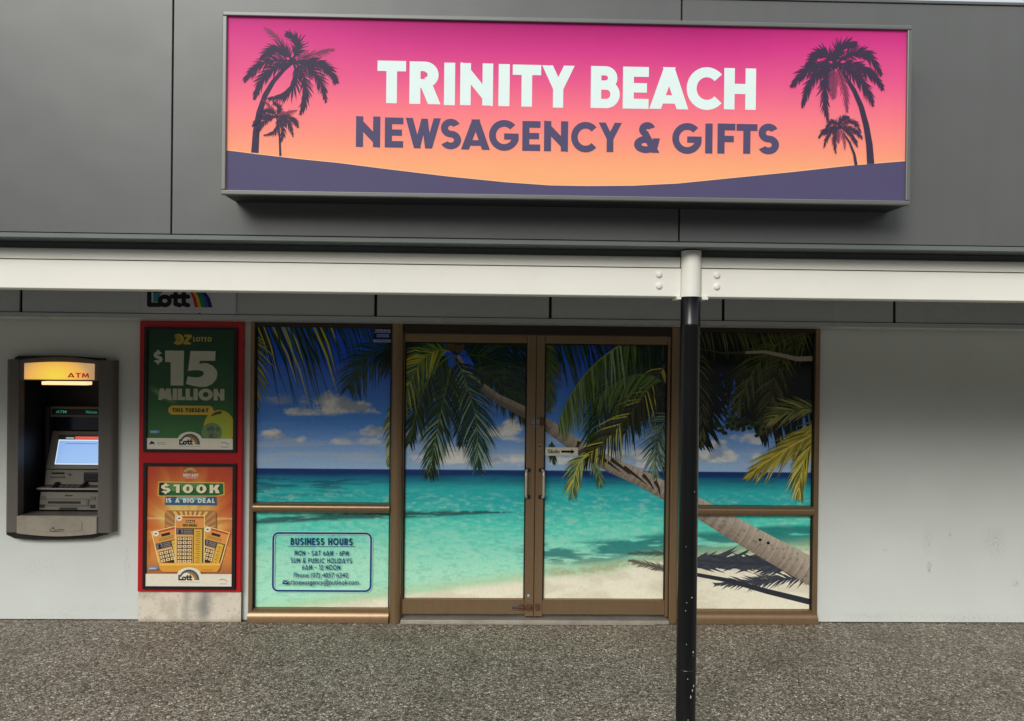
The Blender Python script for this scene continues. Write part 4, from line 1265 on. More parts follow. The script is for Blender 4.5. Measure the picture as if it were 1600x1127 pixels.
# zoomed drawing units of the palms: x = 370 + u / 5.123, y = 30 + v / 5.123 of the sign as seen
T1 = [(-1.1023, 2.8824), (-1.0975, 2.9778), (-1.084, 3.0646), (-1.0589, 3.1429), (-1.0223, 3.2071), (-0.9768, 3.26), (-0.9398, 3.2924)]
F1 = [[(-0.9371, 3.3069), (-0.9839, 3.3926), (-1.059, 3.4458)], [(-0.9343, 3.3128), (-0.8804, 3.3831), (-0.9584, 3.4248)], [(-0.9256, 3.31), (-0.8539, 3.3288), (-0.7563, 3.3568)], [(-0.94, 3.3069), (-0.9954, 3.3923), (-1.075, 3.3157)],
      [(-0.9399, 3.2982), (-1.0837, 3.3271), (-1.1485, 3.2105)], [(-0.9484, 3.2894), (-1.0632, 3.2813), (-1.1048, 3.1363)], [(-0.9312, 3.2897), (-0.878, 3.1521), (-1.0358, 3.129)], [(-0.9255, 3.2985), (-0.8382, 3.1991), (-0.8973, 3.068)],
      [(-0.9198, 3.2986), (-0.8102, 3.2719), (-0.7857, 3.1279)], [(-0.9169, 3.3016), (-0.776, 3.3101), (-0.7405, 3.2126)]]
sign_palm(T1, 0.034, 0.014, F1, 0.058, 24, 0.0068, pale=(0, 2))
T2 = [(-0.9873, 2.87), (-0.991, 2.9508), (-1.0003, 3.0228), (-1.0063, 3.0458)]
F2 = [scale_pts(f, [(-0.9341, 3.2983)][0], [(-1.0063, 3.0487)][0], 0.5) for f in F1]
sign_palm(T2, 0.010, 0.006, F2, 0.029, 17, 0.0038, pale=(0, 2))
T3 = [(1.7168, 2.881), (1.7096, 2.9691), (1.6936, 3.057), (1.6686, 3.1446), (1.635, 3.2174), (1.5926, 3.2811), (1.5624, 3.3158)]
F3 = [[(1.5473, 3.3389), (1.543, 3.4386), (1.6351, 3.4316)], [(1.5443, 3.3389), (1.4807, 3.4431), (1.4142, 3.3187)], [(1.5562, 3.342), (1.6792, 3.4648), (1.7558, 3.2961)], [(1.5444, 3.333), (1.4139, 3.3421), (1.3501, 3.2354)],
      [(1.5386, 3.327), (1.4321, 3.3073), (1.3987, 3.1425)], [(1.5446, 3.3213), (1.4742, 3.2612), (1.5121, 3.086)], [(1.5505, 3.3214), (1.593, 3.2459), (1.6036, 3.1229)], [(1.5416, 3.3212), (1.5336, 3.2507), (1.5374, 3.1862)],
      [(1.5623, 3.3275), (1.6756, 3.2886), (1.722, 3.1544)], [(1.5622, 3.3363), (1.6987, 3.3419), (1.7656, 3.2316)]]
sign_palm(T3, 0.034, 0.013, F3, 0.058, 24, 0.0068, pale=(6, 7))
T4 = [(1.6485, 2.874), (1.6389, 2.9238), (1.6174, 2.9763), (1.5871, 3.0198)]
F4 = [scale_pts(f, [(1.5533, 3.3332)][0], [(1.5719, 3.046)][0], 0.47) for f in F3]
sign_palm(T4, 0.014, 0.007, F4, 0.028, 17, 0.0038, pale=(6, 7))
art.build('palms_and_hill_print', -2.1226, M_face, face)


def sx(u, v):
    return None


lt = Ink(gap=3e-6)
ROW1 = [('T', [(-0.5528, 3.3111), (-0.4236, 3.1185)]), ('R', [(-0.4072, 3.3103), (-0.2655, 3.1174)]), ('I', [(-0.2501, 3.3076), (-0.2005, 3.1145)]), ('N', [(-0.1768, 3.3076), (-0.0274, 3.116)]), ('I', [(-0.0021, 3.3061), (0.0483, 3.1145)]),
        ('T', [(0.0619, 3.3051), (0.1917, 3.1142)]), ('Y', [(0.1959, 3.3045), (0.3447, 3.1124)]), ('B', [(0.4196, 3.3055), (0.5527, 3.114)]), ('E', [(0.5668, 3.3055), (0.6855, 3.1138)]), ('A', [(0.6891, 3.3067), (0.8689, 3.1151)]),
        ('C', [(0.8603, 3.3063), (1.0223, 3.118)]), ('H', [(1.0331, 3.3083), (1.1801, 3.1186)])]
for ch, ((x0, z1), (x1, z0)) in ROW1:
    letter(lt, ch, x0, x1, z0, z1, 0.245, WHT)
ROW2 = [('N', [(-0.6472, 3.0567), (-0.5375, 2.9174)]), ('E', [(-0.5166, 3.0536), (-0.4331, 2.9172)]), ('W', [(-0.4224, 3.0536), (-0.2633, 2.9158)]), ('S', [(-0.2624, 3.0507), (-0.1699, 2.9159)]), ('A', [(-0.1702, 3.0518), (-0.0385, 2.9141)]),
        ('G', [(-0.0429, 3.0489), (0.0925, 2.9141)]), ('E', [(0.109, 3.0487), (0.191, 2.9129)]), ('N', [(0.2081, 3.0505), (0.3177, 2.9127)]), ('C', [(0.332, 3.047), (0.4476, 2.9132)]), ('Y', [(0.4577, 3.0481), (0.5636, 2.9141)]),
        ('&', [(0.6211, 3.051), (0.7396, 2.9142)]), ('G', [(0.7967, 3.0501), (0.932, 2.9146)]), ('I', [(0.9485, 3.0523), (0.982, 2.9154)]), ('F', [(1.0051, 3.0533), (1.087, 2.9161)]), ('T', [(1.0924, 3.0531), (1.1892, 2.9172)]),
        ('S', [(1.1948, 3.055), (1.29, 2.9184)])]
for ch, ((x0, z1), (x1, z0)) in ROW2:
    letter(lt, ch, x0, x1, z0, z1, 0.225, PUR)
lt.build('lettering', -2.1229, M_face, face)

# ------------------------------------------------------------------ small board on the bulkhead
board = thing('lottery_sign', 'white board with black lettering and rainbow stripe on the bulkhead over the posters', 'sign', (-2.09, -0.415, 2.255))
bd = box('board', -2.41, -1.775, -0.423, -0.4165, 2.2475, 2.60, paint('white_sign_board', C(216, 214, 218), 0.5), board, 0.001)


def lott(ink, x0, z0, s, K, outline=None, the=True):
    """rounded lower-case style logotype, s = width"""
    w = 0.105 * s
    def rs(pts):
        ink.stroke(pts, w, w, K)
        for p in (pts[0], pts[-1]): ink.disc(p[0], p[1], w / 2, w / 2, K, 14)
    rs([(x0 + 0.06 * s, z0 + 0.37 * s), (x0 + 0.06 * s, z0 + 0.055 * s)])
    rs([(x0 + 0.06 * s, z0 + 0.055 * s), (x0 + 0.30 * s, z0 + 0.055 * s)])
    ink.ring(x0 + 0.42 * s, z0 + 0.15 * s, 0.165 * s, 0.15 * s, w, 0, 360, K, 28)
    for tx in (0.67, 0.86):
        rs([(x0 + tx * s, z0 + 0.36 * s), (x0 + tx * s, z0 + 0.09 * s)])
        rs([(x0 + tx * s, z0 + 0.08 * s), (x0 + (tx + 0.1) * s, z0 + 0.055 * s)])
    rs([(x0 + 0.58 * s, z0 + 0.255 * s), (x0 + 0.96 * s, z0 + 0.255 * s)])


bk = Ink(gap=1.2e-5)
K = C(14, 14, 18)
(lx0, lz0), (lx1, lz1) = [(-2.3772, 2.2832), (-2.0864, 2.2869)]
s_ = lx1 - lx0
bk.add([(lx0 + 0.15 * s_, lz0 + 0.12 * s_), (lx0 + 0.25 * s_, lz0 + 0.12 * s_), (lx0 + 0.33 * s_, lz0 + 0.32 * s_), (lx0 + 0.15 * s_, lz0 + 0.34 * s_)], C(60, 150, 170))
lott(bk, lx0, lz0, s_, K)
bk.stroke([(lx0 + 0.14 * s_, lz0 + 0.355 * s_), (lx0 + 0.33 * s_, lz0 + 0.355 * s_), (lx0 + 0.42 * s_, lz0 + 0.41 * s_)], 0.04 * s_, 0.05 * s_, K)
text_ink(bk, 'THE', lx0 + 0.14 * s_, lx0 + 0.40 * s_, lz0 + 0.40 * s_, 0.09 * s_, K, 0.02)
cols = [C(206, 34, 40), C(226, 196, 50), C(40, 140, 70), C(30, 100, 170), C(26, 34, 110)]
left = [(-2.0896, 2.4), (-2.0653, 2.3437), (-2.0518, 2.2852)]
right_ = [(-1.9903, 2.4013), (-1.951, 2.3496), (-1.9331, 2.2867)]
for i, c in enumerate(cols):
    fa, fb = [0, 0.18, 0.36, 0.56, 0.78][i], [0.18, 0.36, 0.56, 0.78, 1.0][i]
    for (p0, p1), (q0, q1) in zip(zip(left, left[1:]), zip(right_, right_[1:])):
        m_ = lambda a, b, f: (a[0] + (b[0] - a[0]) * f, a[1] + (b[1] - a[1]) * f)
        bk.add([m_(p0, q0, fa), m_(p0, q0, fb), m_(p1, q1, fb), m_(p1, q1, fa)], c)
# the arch goes on above, behind the beam
for i, c in enumerate(cols):
    bk.ring(left[0][0] - 0.09, left[0][1] - 0.0, 0.17 - i * -0.0 + 0.022 * i - 0.07, 0.075 + 0.014 * i, 0.022, 8, 100, c, 10)
bk.build('logotype_print', -0.4232, M_board, bd)

# ------------------------------------------------------------------ poster display
case = thing('poster_display', 'red double poster display with black frames on a cream plinth, left of the window', 'poster display', (-2.22, -0.01, 0.0))
box('backboard', -2.602, -1.853, -0.045, -0.002, 0.226, 2.2055, M_red, case, 0.004, 2)


def plinth_ink(X, Z):
    n = fbm(X * 12, Z * 9, 5, 61)
    c = lerp(np.array(C(226, 216, 198)) * np.ones(X.shape + (3,)), np.array(C(196, 184, 164)), 0.7 * sstep(0.45, 0.75, n))
    for x, sg, a in ((-2.255, 0.028, 0.45), (-2.125, 0.045, 0.75), (-2.18, 0.07, 0.15)):  # grey streaks: reflections and shadows painted into the plinth colour
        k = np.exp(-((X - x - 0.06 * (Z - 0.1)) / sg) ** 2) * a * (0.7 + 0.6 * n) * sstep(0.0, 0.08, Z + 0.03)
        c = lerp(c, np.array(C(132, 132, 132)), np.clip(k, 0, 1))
    c = lerp(c, np.array(C(150, 138, 118)), 0.6 * sstep(0.03, 0.0, Z) + 0.3 * sstep(0.6, 0.75, fbm(X * 60, Z * 60, 3, 71)))
    return c


pb = box('plinth', -2.602, -1.853, -0.030, -0.002, 0.0, 0.2235, M_atm_l, case, 0.002)
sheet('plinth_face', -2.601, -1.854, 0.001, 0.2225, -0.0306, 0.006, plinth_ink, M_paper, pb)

CR, K2 = C(240, 232, 212), C(22, 20, 24)


def poster(x0, x1, z0, z1, fn, frame, label):
    fx0, fx1, fz0, fz1 = frame
    b = 0.02
    f = wall_with_holes('poster_frame', fx0, fx1, fz0, fz1, -0.062, -0.0455, [(x0 + 0.001, x1 - 0.001, z0 + 0.001, z1 - 0.001)], M_blackframe, case)
    p = box('poster', x0, x1, -0.0495, -0.0462, z0, z1, M_blackframe, case, 0)
    p['label'] = label
    sheet('poster_background', x0, x1, z0, z1, -0.0499, 0.006, fn, M_paper, p)
    return p


def lotto_bg(X, Z):
    t = (Z - 1.27) / 0.875
    c = lerp(np.array(C(64, 122, 62)) * np.ones(X.shape + (3,)), np.array(C(34, 88, 48)), sstep(0.0, 0.6, t))
    c = lerp(c, np.array(C(24, 64, 40)), sstep(0.55, 1.0, t))
    n = fbm(X * 5, Z * 5, 5, 81)
    c = c * (0.86 + 0.3 * n)[..., None]
    tr = np.exp(-((Z - 1.60 + 0.55 * (X + 2.53) * (X < -2.3) - 0.12) / 0.02) ** 2) * sstep(-2.54, -2.45, X) * sstep(-2.30, -2.42, X)
    return lerp(c, np.array(C(170, 190, 130)), 0.6 * tr)


p1 = poster(-2.540, -1.913, 1.270, 2.1455, lotto_bg, (-2.562, -1.891, 1.251, 2.162), 'green lotto poster announcing fifteen million')
i1 = Ink(gap=1.2e-5)
YG = C(190, 164, 60)
for ch, pp in [('Z', None)]:
    pass
i1.ring(*[[(-2.3212, 2.0738)][0][k] for k in (0, 1)], 0.042, 0.040, 0.022, -140, 130, YG, 22)
i1.add([(-2.347, 2.1034), (-2.3192, 2.1084), (-2.3005, 2.0806), (-2.314, 2.0477), (-2.3373, 2.0615)], mixc(YG, C(60, 90, 40), 0.35))
i1.add([(-2.2776, 2.1089), (-2.222, 2.1072), (-2.2237, 2.0909), (-2.2539, 2.0554), (-2.2284, 2.0534), (-2.2306, 2.037), (-2.2839, 2.0387), (-2.2817, 2.0546), (-2.2519, 2.0905), (-2.2774, 2.0921)], YG)
(xa, za), (xb, zb) = [(-2.2123, 2.0592), (-2.0781, 2.0926)]
line_of(i1, 'LOTTO', xa, xb, za, zb, 0.26, C(190, 176, 84), 0.14)
GW = C(204, 204, 184)
(xa, za), (xb, zb) = [(-2.4964, 1.9008), (-2.4315, 1.9833)]
letter(i1, '$', xa, xb, za, zb, 0.27, GW)
i1.add([(-2.4144, 1.9905), (-2.2774, 1.9911), (-2.2797, 1.7367), (-2.3718, 1.7362), (-2.3729, 1.9068), (-2.4132, 1.9073)], GW)
five = [(-2.2301, 1.9903), (-2.0493, 1.99), (-2.051, 1.9198), (-2.1623, 1.9185), (-2.1667, 1.8951), (-2.1412, 1.9024), (-2.1041, 1.9005), (-2.0668, 1.8822), (-2.0387, 1.8497), (-2.0338, 1.8217), (-2.0427, 1.7841), (-2.0702, 1.7511), (-2.1072, 1.732), (-2.1535, 1.7268), (-2.2092, 1.7356), (-2.2603, 1.7491), (-2.2493, 1.8053), (-2.2191, 1.7986), (-2.182, 1.7967), (-2.1496, 1.8041), (-2.1312, 1.8253), (-2.1407, 1.8439), (-2.1732, 1.8506), (-2.2195, 1.8478), (-2.2473, 1.8428)]
i1.add(five, GW)
(xa, za), (xb, zb) = [(-2.4606, 1.6302), (-1.9817, 1.7146)]
line_of(i1, 'MILLION', xa, xb, za, zb, 0.30, C(194, 194, 168), 0.05)
# barrel of balls
bx_, bz_ = [(-2.0164, 1.4613)][0]
for k in range(12):
    f = k / 11
    i1.disc(bx_ - 0.012 * f + 0.0, bz_ - 0.03 - 0.02 * f, 0.115 - 0.06 * f, 0.13 - 0.07 * f, mixc(C(196, 184, 44), C(170, 190, 60), f), 30)
i1.disc(bx_ - 0.055, bz_ - 0.065, 0.075, 0.07, C(112, 142, 90), 26)
for k in range(9):
    i1.disc(bx_ - 0.035 + rng.uniform(-0.04, 0.035), bz_ - 0.075 + rng.uniform(-0.035, 0.045), 0.018, 0.018, mixc(C(70, 96, 70), C(104, 126, 96), rng.random()), 14)
i1.add([(-2.0773, 1.5216), (-2.0451, 1.5454), (-1.9988, 1.5552), (-2.0032, 1.5341), (-2.0449, 1.5243), (-2.0726, 1.5147)], C(84, 70, 26))
i1.rect(bx_ - 0.13, -1.914, 1.271, 1.352, C(66, 128, 66))
(xa, za), (xb, zb) = [(-2.3879, 1.5234), (-2.0594, 1.5911)]
rad = (zb - za) / 2
i1.add([(xb - rad + rad * math.cos(math.radians(a)), za + rad + rad * math.sin(math.radians(a))) for a in range(-90, 91, 15)] + [(xa + rad + rad * math.cos(math.radians(a)), za + rad + rad * math.sin(math.radians(a))) for a in range(90, 271, 15)], C(222, 184, 62))
line_of(i1, 'THIS TUESDAY', xa + 0.03, xb - 0.035, za + 0.019, zb - 0.019, 0.28, C(52, 58, 26), 0.12)


def foot(ink, z0, z1, lx, tagz):
    x0, x1 = -2.5395, -1.9135
    ink.rect(x0, x1, z0, z1, CR)
    ink.disc(lx, z1 - 0.01, 0.088, 0.058, CR, 26, 0, 180)
    for r_, c in ((0.074, C(60, 84, 88)), (0.062, C(120, 120, 80)), (0.05, C(220, 120, 70))):
        ink.ring(lx, z1 - 0.045, r_, r_ * 1.05, 0.0125, 0, 160, c, 18)
    ink.disc(lx - 0.02, z1 - 0.03, 0.036, 0.04, CR, 16)
    lott(ink, lx - 0.078, z1 - 0.048, 0.1, K2)
    ink.rect(lx - 0.078, lx + 0.08, z1 - 0.060, z1 - 0.058, C(150, 140, 128))
    ink.ring(x1 - 0.066, z0 + 0.026, 0.036, 0.03, 0.005, 20, 130, C(160, 150, 134), 10)
    ink.rect(x1 - 0.085, x1 - 0.035, z0 + 0.018, z0 + 0.022, C(170, 158, 142))
    ink.add([(x0 + 0.022, tagz), (x0 + 0.085, tagz + 0.002), (x0 + 0.1, tagz + 0.014), (x0 + 0.085, tagz + 0.026), (x0 + 0.022, tagz + 0.024)], C(110, 156, 186))
    ink.rect(x0 + 0.03, x0 + 0.075, tagz + 0.009, tagz + 0.0145, C(206, 222, 230))


foot(i1, 1.2705, 1.352, -2.228, 1.385)
i1.add([(-2.522, 1.304), (-2.508, 1.33), (-2.486, 1.322), (-2.482, 1.302), (-2.494, 1.31)], K2)
i1.rect(-2.465, -2.405, 1.318, 1.321, C(160, 150, 134))
i1.rect(-2.465, -2.40, 1.306, 1.309, C(160, 150, 134))
i1.build('poster_print', -0.0503, M_paper, p1)


def deal_bg(X, Z):
    cx, cz = -2.228, 0.66
    a = np.arctan2(Z - cz, X - cx)
    r = np.sqrt((X - cx) ** 2 + ((Z - cz) * 0.8) ** 2)
    ray = fbm(a * 5.0 + 20, r * 0.8 + 3, 4, 91)
    c = lerp(np.array(C(250, 214, 120)) * np.ones(X.shape + (3,)), np.array(C(232, 148, 70)), sstep(0.1, 0.3, r + (ray - 0.5) * 0.22))
    c = lerp(c, np.array(C(206, 78, 44)), sstep(0.2, 0.42, r + (ray - 0.5) * 0.2) * sstep(0.4, 0.9, Z + 0.1))
    c = lerp(c, np.array(C(176, 58, 38)), 0.7 * sstep(0.4, 0.7, r + (ray - 0.5) * 0.2) * sstep(0.7, 1.1, Z))
    c = lerp(c, np.array(C(150, 88, 62)), 0.75 * sstep(0.50, 0.34, Z))
    line = np.exp(-((Z - 0.765) / 0.006) ** 2) * 0.5
    return lerp(c, np.array(C(255, 240, 180)), line)


p2 = poster(-2.537, -1.913, 0.2705, 1.149, deal_bg, (-2.560, -1.890, 0.2495, 1.169), 'orange scratch ticket poster with a briefcase of tickets')
i2 = Ink(gap=1.2e-5)
(ix, iz) = [(-2.2196, 1.1084)][0]
for r_, c in ((0.05, C(210, 176, 90)), (0.04, C(190, 190, 110)), (0.03, C(120, 150, 110))):
    i2.ring(ix - 0.005, iz - 0.012, r_, r_ * 0.8, 0.008, 20, 165, c, 12)
(xa, za), (xb, zb) = [(-2.2748, 1.0705), (-2.1637, 1.0901)]
line_of(i2, 'INSTANT', xa, xb, za, zb + 0.003, 0.3, C(250, 226, 204), 0.08)
i2.rect(xa + 0.01, xb - 0.01, za - 0.011, za - 0.006, C(244, 210, 184))
# green and blue banners
gb_ = [(-2.4481, 1.0271), (-1.9844, 1.0235), (-1.9813, 0.9462), (-2.03, 0.9342), (-2.4426, 0.9312), (-2.4519, 0.9381)]
i2.add([(x + (0.008 if x > -2.2 else -0.008), z + (0.008 if z > 0.98 else -0.006)) for x, z in gb_], C(238, 190, 86))
i2.add(gb_, C(40, 112, 52))
i2.add([(-2.4157, 1.0254), (-2.1191, 1.0249), (-2.2114, 0.9773), (-2.3596, 0.9622)], C(98, 150, 84))
i2.add([(-2.4481, 1.0271), (-2.4157, 1.0264), (-2.3874, 0.9714), (-2.4195, 0.9337), (-2.4473, 0.9335)], C(30, 46, 34))
(xa, za), (xb, zb) = [(-2.4335, 0.9523), (-2.0075, 1.014)]
for dx, dz, c in ((0.006, -0.006, C(24, 54, 30)), (0, 0, C(250, 238, 196))):
    line_of(i2, '$100K', xa + dx, xb + dx, za + dz, zb + dz, 0.25, c, 0.22)
bb_ = [(-2.4009, 0.9245), (-2.0346, 0.9271), (-2.0293, 0.8639), (-2.405, 0.8636)]
i2.add(bb_, C(52, 104, 140))
i2.add([(-2.3268, 0.9241), (-2.0949, 0.9257), (-2.1411, 0.9029), (-2.2895, 0.9019)], C(130, 184, 190))
(xa, za), (xb, zb) = [(-2.3959, 0.8814), (-2.0437, 0.9139)]
line_of(i2, 'IS A BIG DEAL', xa, xb, za, zb, 0.24, C(236, 240, 226), 0.16)
# open briefcase
lid = [(-2.4034, 0.6904), (-2.4044, 0.8028), (-2.3861, 0.8239), (-2.0522, 0.8262), (-2.0311, 0.8052), (-2.0277, 0.6927)]
i2.add([(x, z) for x, z in lid], C(178, 122, 74))
for k in range(13):
    a = math.radians(20 + 140 * k / 12)
    cxr, czr = [(-2.2176, 0.6494)][0]
    i2.add(clip_poly([(cxr, czr), (cxr + 0.3 * math.cos(a - 0.05), czr + 0.3 * math.sin(a - 0.05)), (cxr + 0.3 * math.cos(a + 0.05), czr + 0.3 * math.sin(a + 0.05))], lid[1][0] + 0.006, lid[4][0] - 0.006, lid[0][1], lid[2][1] - 0.006), C(250, 206, 108) if 2 < k < 10 else C(206, 150, 86))
i2.add([(-2.4429, 0.4561), (-2.4157, 0.5218), (-2.0214, 0.524), (-1.9929, 0.4585)], C(120, 74, 50))


def ticket(o, ang, W_, H_, full):
    ca, sa = math.cos(ang), math.sin(ang)
    tp = lambda x, z: (o[0] + x * ca - z * sa, o[1] + x * sa + z * ca)
    R_ = lambda x0, x1, z0, z1, c: i2.add([tp(x0, z0), tp(x1, z0), tp(x1, z1), tp(x0, z1)], c)
    e = 0.006
    R_(-W_ / 2 - e, W_ / 2 + e, -e, H_ + e, C(255, 232, 150))
    R_(-W_ / 2, W_ / 2, 0, H_, C(240, 160, 80))
    R_(-W_ / 2 + 0.05, W_ / 2, H_ - 0.014, H_, C(206, 78, 54))
    i2.disc(*tp(-W_ / 2 + 0.024, H_ - 0.016), 0.022, 0.02, C(250, 240, 220), 12)
    i2.disc(*tp(-W_ / 2 + 0.024, H_ - 0.016), 0.009, 0.006, C(90, 80, 70), 8)
    R_(-0.03, 0.035, H_ - 0.048, H_ - 0.028, C(50, 40, 30))
    R_(-0.055, 0.055, H_ - 0.078, H_ - 0.054, C(196, 150, 62))
    if full:
        a_, b_ = tp(-0.026, H_ - 0.045), tp(0.032, H_ - 0.032)
        line_of(i2, 'DEAL', a_[0], b_[0], a_[1], b_[1], 0.26, C(232, 196, 110), 0.12)
        a_, b_ = tp(-0.05, H_ - 0.074), tp(0.05, H_ - 0.058)
        line_of(i2, 'NO DEAL', a_[0], b_[0], a_[1], b_[1], 0.26, C(70, 46, 26), 0.12)
    yb = H_ - 0.088
    R_(-W_ / 2 + 0.004, W_ / 2 - 0.004, 0, yb, C(60, 48, 44))
    R_(-W_ / 2 + 0.008, -W_ / 2 + 0.052, yb - 0.042, yb - 0.004, C(128, 124, 132))
    i2.disc(*tp(-W_ / 2 + 0.03, yb - 0.02), 0.010, 0.013, C(40, 36, 38), 12)
    R_(-W_ / 2 + 0.018, -W_ / 2 + 0.044, yb - 0.041, yb - 0.030, C(40, 36, 38))
    for k in range(3):
        R_(-W_ / 2 + 0.058, 0.022, yb - 0.014 - k * 0.012, yb - 0.008 - k * 0.012, C(150, 144, 148))
    R_(-W_ / 2 + 0.004, 0.024, 0, yb - 0.046, C(236, 186, 116))
    R_(-W_ / 2 + 0.012, 0.018, 0, yb - 0.062, C(50, 30, 22))
    nrow = int((yb - 0.066) / 0.0275)
    for r in range(nrow + 1):
        for q in range(3):
            x = -W_ / 2 + 0.016 + q * 0.0355
            z = yb - 0.066 - (r + 1) * 0.0275 + 0.006
            if z < 0: continue
            R_(x, x + 0.0285, z, z + 0.020, C(250, 216, 160))
            R_(x + 0.009, x + 0.020, z + 0.005, z + 0.014, C(120, 80, 50))
    R_(0.030, W_ / 2 - 0.012, 0, yb - 0.006, C(240, 190, 66))
    for k in range(int((yb - 0.01) / 0.016)):
        R_(0.036, W_ / 2 - 0.018, 0.004 + k * 0.016, 0.0075 + k * 0.016, C(196, 138, 44))
        R_(0.042 + 0.01 * (k % 2), W_ / 2 - 0.03, 0.009 + k * 0.016, 0.013 + k * 0.016, C(150, 104, 40))


tl, tr_, tm = [(-2.3454, 0.4379), (-2.0903, 0.4392), (-2.2203, 0.4385)]
ticket(tl, math.radians(14), 0.18, 0.255, False)
ticket(tr_, math.radians(-15), 0.18, 0.255, False)
ticket(tm, 0.0, 0.205, 0.345, True)
i2.add([(-2.4428, 0.442), (-1.9928, 0.4444), (-2.0017, 0.4021), (-2.0201, 0.3786), (-2.4144, 0.3766), (-2.4377, 0.3999)], C(236, 164, 56))
i2.add([(-2.4381, 0.4374), (-1.9974, 0.4397), (-1.9996, 0.4256), (-2.4356, 0.4233)], C(252, 200, 88))
i2.rect(-2.13, -2.05, 0.385, 0.388, C(190, 116, 40))
i2.rect(-2.13, -2.05, 0.394, 0.397, C(190, 116, 40))
foot(i2, 0.271, 0.362, -2.222, 0.39)
i2.rect(-2.52, -2.516, 0.48, 0.60, C(170, 120, 70))
i2.build('poster_print', -0.0503, M_paper, p2)

# ------------------------------------------------------------------ cash machine
atm = thing('cash_machine', 'grey cash machine with lit amber ATM sign and blue screen set into the wall', 'cash machine', (-3.16, -0.02, 0.62))
AY = -0.07
ox0, ox1, oz0, oz1 = -3.548, -2.772, 0.64, 1.915
hx0, hx1, hz0, hz1 = -3.455, -2.88, 0.782, 1.765
# surround: side cheeks, header with a bowed top, lower lip
def cheek(x0, x1, inner_right):
    pr = [(x0, -0.002), (x0, AY + 0.02), (x0 + 0.012, AY + 0.004), (x0 + 0.03, AY), (x1, AY), (x1, -0.002)] if inner_right else [(x0, -0.002), (x0, AY), (x1 - 0.03, AY), (x1 - 0.012, AY + 0.004), (x1, AY + 0.02), (x1, -0.002)]
    profile_z('surround_cheek', pr, oz0 + 0.02, oz1, M_atm, atm)
cheek(ox0, hx0, True)
cheek(hx1, ox1, False)
n = 14
top = [(hx0 + 0.0005 + (hx1 - hx0 - 0.001) * k / n, oz1 - 0.004 + 0.026 * math.sin(math.pi * k / n)) for k in range(n + 1)]
prism('surround_header', [(hx0 + 0.0005, hz1)] + top + [(hx1 - 0.0005, hz1)], AY + 0.004, -0.002, M_atm, atm)
prism('hood_seal', [(-3.5105, 1.8892), (-3.5016, 1.9269), (-3.4786, 1.9412), (-3.1726, 1.9447), (-2.8657, 1.9293), (-2.856, 1.8823), (-2.8558, 1.8588), (-3.5102, 1.8516)], -0.04, -0.001, M_black, atm)  # black gap filler on top of the surround
lit = [(-3.408 + (0.495) * k / n, 1.888 + 0.012 * math.sin(math.pi * k / n)) for k in range(n + 1)]
m_l, nt, b_ = new_mat('amber_light_panel')
tcn = nd(nt, 'ShaderNodeNewGeometry')
sb_ = nd(nt, 'ShaderNodeVectorMath', operation='SUBTRACT')
sb_.inputs[1].default_value = (-3.185, 0, 1.80)
nt.links.new(tcn.outputs['Position'], sb_.inputs[0])
sc_ = nd(nt, 'ShaderNodeVectorMath', operation='MULTIPLY')
sc_.inputs[1].default_value = (3.9, 0, 7.0)
nt.links.new(sb_.outputs[0], sc_.inputs[0])
ln_ = nd(nt, 'ShaderNodeVectorMath', operation='LENGTH')
nt.links.new(sc_.outputs[0], ln_.inputs[0])
rp_ = ramp(nt, ln_.outputs['Value'], [(0.0, C(255, 226, 70)), (0.4, C(255, 206, 80)), (0.75, C(244, 180, 90)), (1.0, C(186, 150, 110))])
nt.links.new(rp_.outputs[0], b_.inputs['Emission Color'])
b_.inputs['Emission Strength'].default_value = 0.9
b_.inputs['Base Color'].default_value = (*C(200, 170, 110), 1)
lp = prism('light_panel', [(-3.408, 1.772)] + lit + [(-2.913, 1.772)], AY - 0.012, AY + 0.003, m_l, atm)
al = Ink(gap=1e-5)
(xa, za), (xb, zb) = [(-3.0988, 1.7875), (-2.9431, 1.817)]
RD = C(196, 52, 26)
line_of(al, 'ATM', xa, xb, za, zb + 0.004, 0.2, RD, 0.1)
al.build('lettering', AY - 0.0125, print_mat('backlit_red_letters', emit=0.55), lp)
box('lamp_strip', -3.30, -2.975, AY + 0.012, 0.02, 1.732, 1.757, glow('warm_lamp', C(255, 206, 150), 1.4), atm, 0.004)
prism('lower_lip', [(hx0 + 0.0005, 0.781)] + [(hx0 + 0.0005 + (hx1 - hx0 - 0.001) * k / n, 0.656 - 0.02 * math.sin(math.pi * k / n)) for k in range(n + 1)] + [(hx1 - 0.0005, 0.781)], AY - 0.012, -0.002, M_atm_tray, atm, 0.004)
pp_ = [(-3.33, 0.768), (-3.02, 0.768), (-2.985, 0.74), (-2.985, 0.68), (-3.05, 0.672), (-3.16, 0.668), (-3.27, 0.672), (-3.335, 0.68), (-3.335, 0.74)]
pk = prism('lip_plate', pp_, AY - 0.016, AY - 0.0125, M_atm_tray, atm, 0.001)
sq = Ink()
for w_ in ([(-3.213, 0.6807), (-3.1949, 0.6994), (-3.1764, 0.6809), (-3.1397, 0.6881), (-3.1076, 0.686)], [(-3.213, 0.6737), (-3.1671, 0.674), (-3.1167, 0.6767)], [(-3.1948, 0.6948), (-3.1857, 0.7041), (-3.181, 0.6902)]):
    sq.stroke(w_, 0.006, 0.005, C(58, 54, 50))
sq.build('maker_mark', AY - 0.0165, M_board, pk)
prism('bottom_seal', [(-3.5464, 0.6388), (-3.4859, 0.6109), (-3.3468, 0.6023), (-3.161, 0.6034), (-2.9286, 0.6142), (-2.8264, 0.6432), (-2.8267, 0.6762), (-3.5467, 0.6717)], -0.05, -0.001, M_black, atm)
